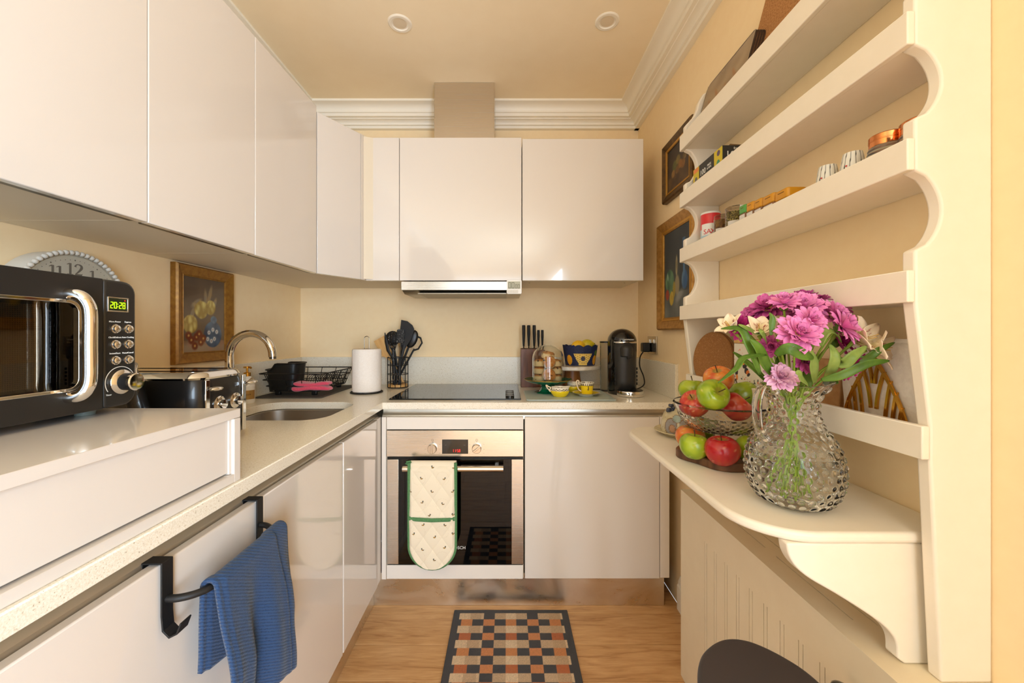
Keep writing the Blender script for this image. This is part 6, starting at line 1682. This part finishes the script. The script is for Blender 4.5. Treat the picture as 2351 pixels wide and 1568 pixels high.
AL = [((.4560,.790,1.2250),(-.75,-.25,.75),.034,'cream lily at the outermost fruit bowl side of the bunch',(.03,.0,.02)),
 ((.4850,.752,1.2160),(-.35,-.6,.75),.036,'cream ruffled lily between the pink blooms and the outermost lily',(.02,.01,.02)),
 ((.5020,.722,1.2120),(.25,-.55,.85),.038,'cream lily with red streaks left of the front pink bloom',(.02,.02,.02)),
 ((.6290,.745,1.2180),(.35,-.75,.6),.044,'cream lily with red streaks, uppermost on the napkin side',(-.02,.0,.02)),
 ((.6420,.722,1.2020),(.35,-.85,.35),.048,'large cream lily with red streaks in the middle of the napkin side',(-.03,.02,.02)),
 ((.6600,.715,1.1880),(.6,-.75,.1),.042,'cream lily reaching farthest towards the napkin holder',(-.03,.02,.03))]
for i, a_ in enumerate(AL): alstro(*a_[:3], a_[3], a_[4], 40+i)
# leaves grow along the lily stems: children of the lily whose stem carries them
lilies = [o for o in bpy.data.objects if o.name.split('.')[0] == 'lily']
lilies.sort(key=lambda o: o.name)
def leaf(parent, pts, wd, m, tw=0.0):
    P = catmull(pts, 6); n_ = len(P); vs = []; fs = []
    for i, p in enumerate(P):
        a = Vector(P[max(0,i-1)]); c = Vector(P[min(n_-1,i+1)]); d = (c-a).normalized()
        view = Vector((-.45,-.75,.35)).normalized(); side = d.cross(view)
        side = side.normalized() if side.length > 1e-4 else Vector((0,0,1))
        side = Matrix.Rotation(tw*i/n_+.25, 3, d) @ side
        up_ = side.cross(d); t = i/(n_-1); w_ = wd*(sin(pi*min(1,t*.93+.055))**.75)
        for s2 in (-1,-.5,0,.5,1): vs.append(tuple(Vector(p) + side*w_*s2 + up_*abs(s2)*w_*.28))
    for i in range(n_-1):
        for s2 in range(4): fs.append((i*5+s2, (i+1)*5+s2, (i+1)*5+s2+1, i*5+s2+1))
    mk('leaf', MB().add(vs, fs), m, parent, world=True, solid=.0006, sharp=80)
LV = [(0,[(0.4656,0.7200,1.1418),(0.4410,0.7100,1.1902),(0.4296,0.7200,1.2242),(0.4100,0.7500,1.2262)],.010,LEAF,.2),
 (0,[(0.5086,0.7300,1.1245),(0.4776,0.7200,1.1578),(0.4488,0.7000,1.1906),(0.4348,0.7000,1.2061)],.013,LEAF,.1),
 (1,[(0.4643,0.7000,1.1789),(0.4194,0.6900,1.1741),(0.3982,0.6800,1.1550),(0.3664,0.6800,1.1309)],.008,LEAF,.5),
 (1,[(0.4974,0.7400,1.1192),(0.4830,0.7600,1.1461),(0.4697,0.7800,1.1659),(0.4564,0.7900,1.1801)],.008,LEAF,.2),
 (1,[(0.4933,0.7500,1.2137),(0.4640,0.7300,1.2178),(0.4416,0.7200,1.2258),(0.4256,0.7200,1.2338)],.008,LEAF2,.3),
 (2,[(0.4721,0.7000,1.2139),(0.4737,0.7000,1.2333),(0.4737,0.7000,1.2450),(0.4690,0.7000,1.2543)],.007,LEAF,.2),
 (2,[(0.4730,0.6900,1.1794),(0.4817,0.6700,1.1917),(0.5077,0.6700,1.1805),(0.5327,0.6800,1.1747)],.013,LEAF,.1),
 (2,[(0.4776,0.7200,1.1978),(0.4604,0.7000,1.2100),(0.4485,0.6900,1.2201),(0.4519,0.7000,1.2256)],.006,LEAF2,.2),
 (3,[(0.6136,0.7200,1.2018),(0.5765,0.6900,1.2178),(0.5531,0.6800,1.2178),(0.5455,0.6800,1.1951)],.012,LEAF2,.3),
 (3,[(0.5735,0.7300,1.1245),(0.5562,0.7100,1.1507),(0.5468,0.7000,1.1711),(0.5328,0.6900,1.1909)],.010,LEAF2,.2),
 (4,[(0.5872,0.7000,1.1789),(0.5833,0.6800,1.1649),(0.5933,0.6700,1.1805),(0.6248,0.6800,1.1951)],.012,LEAF2,.4),
 (4,[(0.5856,0.7200,1.1338),(0.5727,0.6900,1.1564),(0.5682,0.6800,1.1800),(0.5689,0.6900,1.1986)],.011,LEAF2,.2),
 (5,[(0.5616,0.7000,1.1346),(0.5795,0.6800,1.1445),(0.6157,0.6700,1.1656),(0.6544,0.6700,1.1708)],.010,LEAF,.5),
 (5,[(0.6209,0.7100,1.1783),(0.6393,0.7000,1.1711),(0.6532,0.6900,1.1871),(0.6831,0.6900,1.2017)],.009,LEAF,.5),
 (5,[(0.5731,0.7400,1.1150),(0.5649,0.7400,1.1397),(0.5600,0.7500,1.1553),(0.5632,0.7600,1.1672)],.012,LEAF,.1),
 (0,[(0.5379,0.7600,1.1165),(0.5364,0.7700,1.1451),(0.5451,0.7800,1.1659),(0.5591,0.7900,1.1872)],.012,LEAF,.1),
 (3,[(0.5382,0.7000,1.1244),(0.5115,0.6800,1.1384),(0.4980,0.6700,1.1485),(0.4936,0.6700,1.1507)],.010,LEAF2,.2),
 (4,[(0.6301,0.7800,1.1182),(0.6266,0.7600,1.1207),(0.6183,0.7400,1.1266),(0.6181,0.7300,1.1245)],.009,LEAF,.2)]
for (li, pts, wd, m_, tw_) in LV: leaf(lilies[li], pts, wd*.78, m_, tw_)
# ================================================================== stool
GRY = mat('graphite_seat', (62,56,58), .5)
stl = thing('bar_stool', (.445,.60,0), 'dark grey round-edged stool seat in front of the radiator cover', 'stool')
seat = catmull([(.340,.640,0),(.350,.690,0),(.385,.742,0),(.440,.775,0),(.490,.772,0),(.532,.735,0),(.556,.685,0),(.560,.60,0),(.540,.50,0),(.47,.44,0),(.39,.46,0),(.345,.55,0)], 8, closed=True)
seat = [(p[0]-.014, p[1], 0) for p in seat]
SZ = .615
mk('seat', MB().plate([(p[0],p[1]) for p in seat][::-1], [], SZ-.03, SZ), GRY, stl, world=True, bevel=.008, bseg=4)
for (x,y,dx,dy) in ((.39,.68,-.05,.05),(.50,.70,.04,.05),(.39,.52,-.05,-.05),(.50,.52,.04,-.05)):
    mk('leg', MB().tube([(x,y,SZ-.03),(x+dx,y+dy,0)], .010, 12), BLACKM, stl, world=True)
mk('foot_ring', MB().tube([(p[0]*1.0, p[1], .2) for p in seat[::6]], .006, 8, closed=True), BLACKM, stl, world=True)
mk('back_clip', MB().ball(.017,.022,.010,T(.594,.690,.586)), BLACKG, stl, world=True)
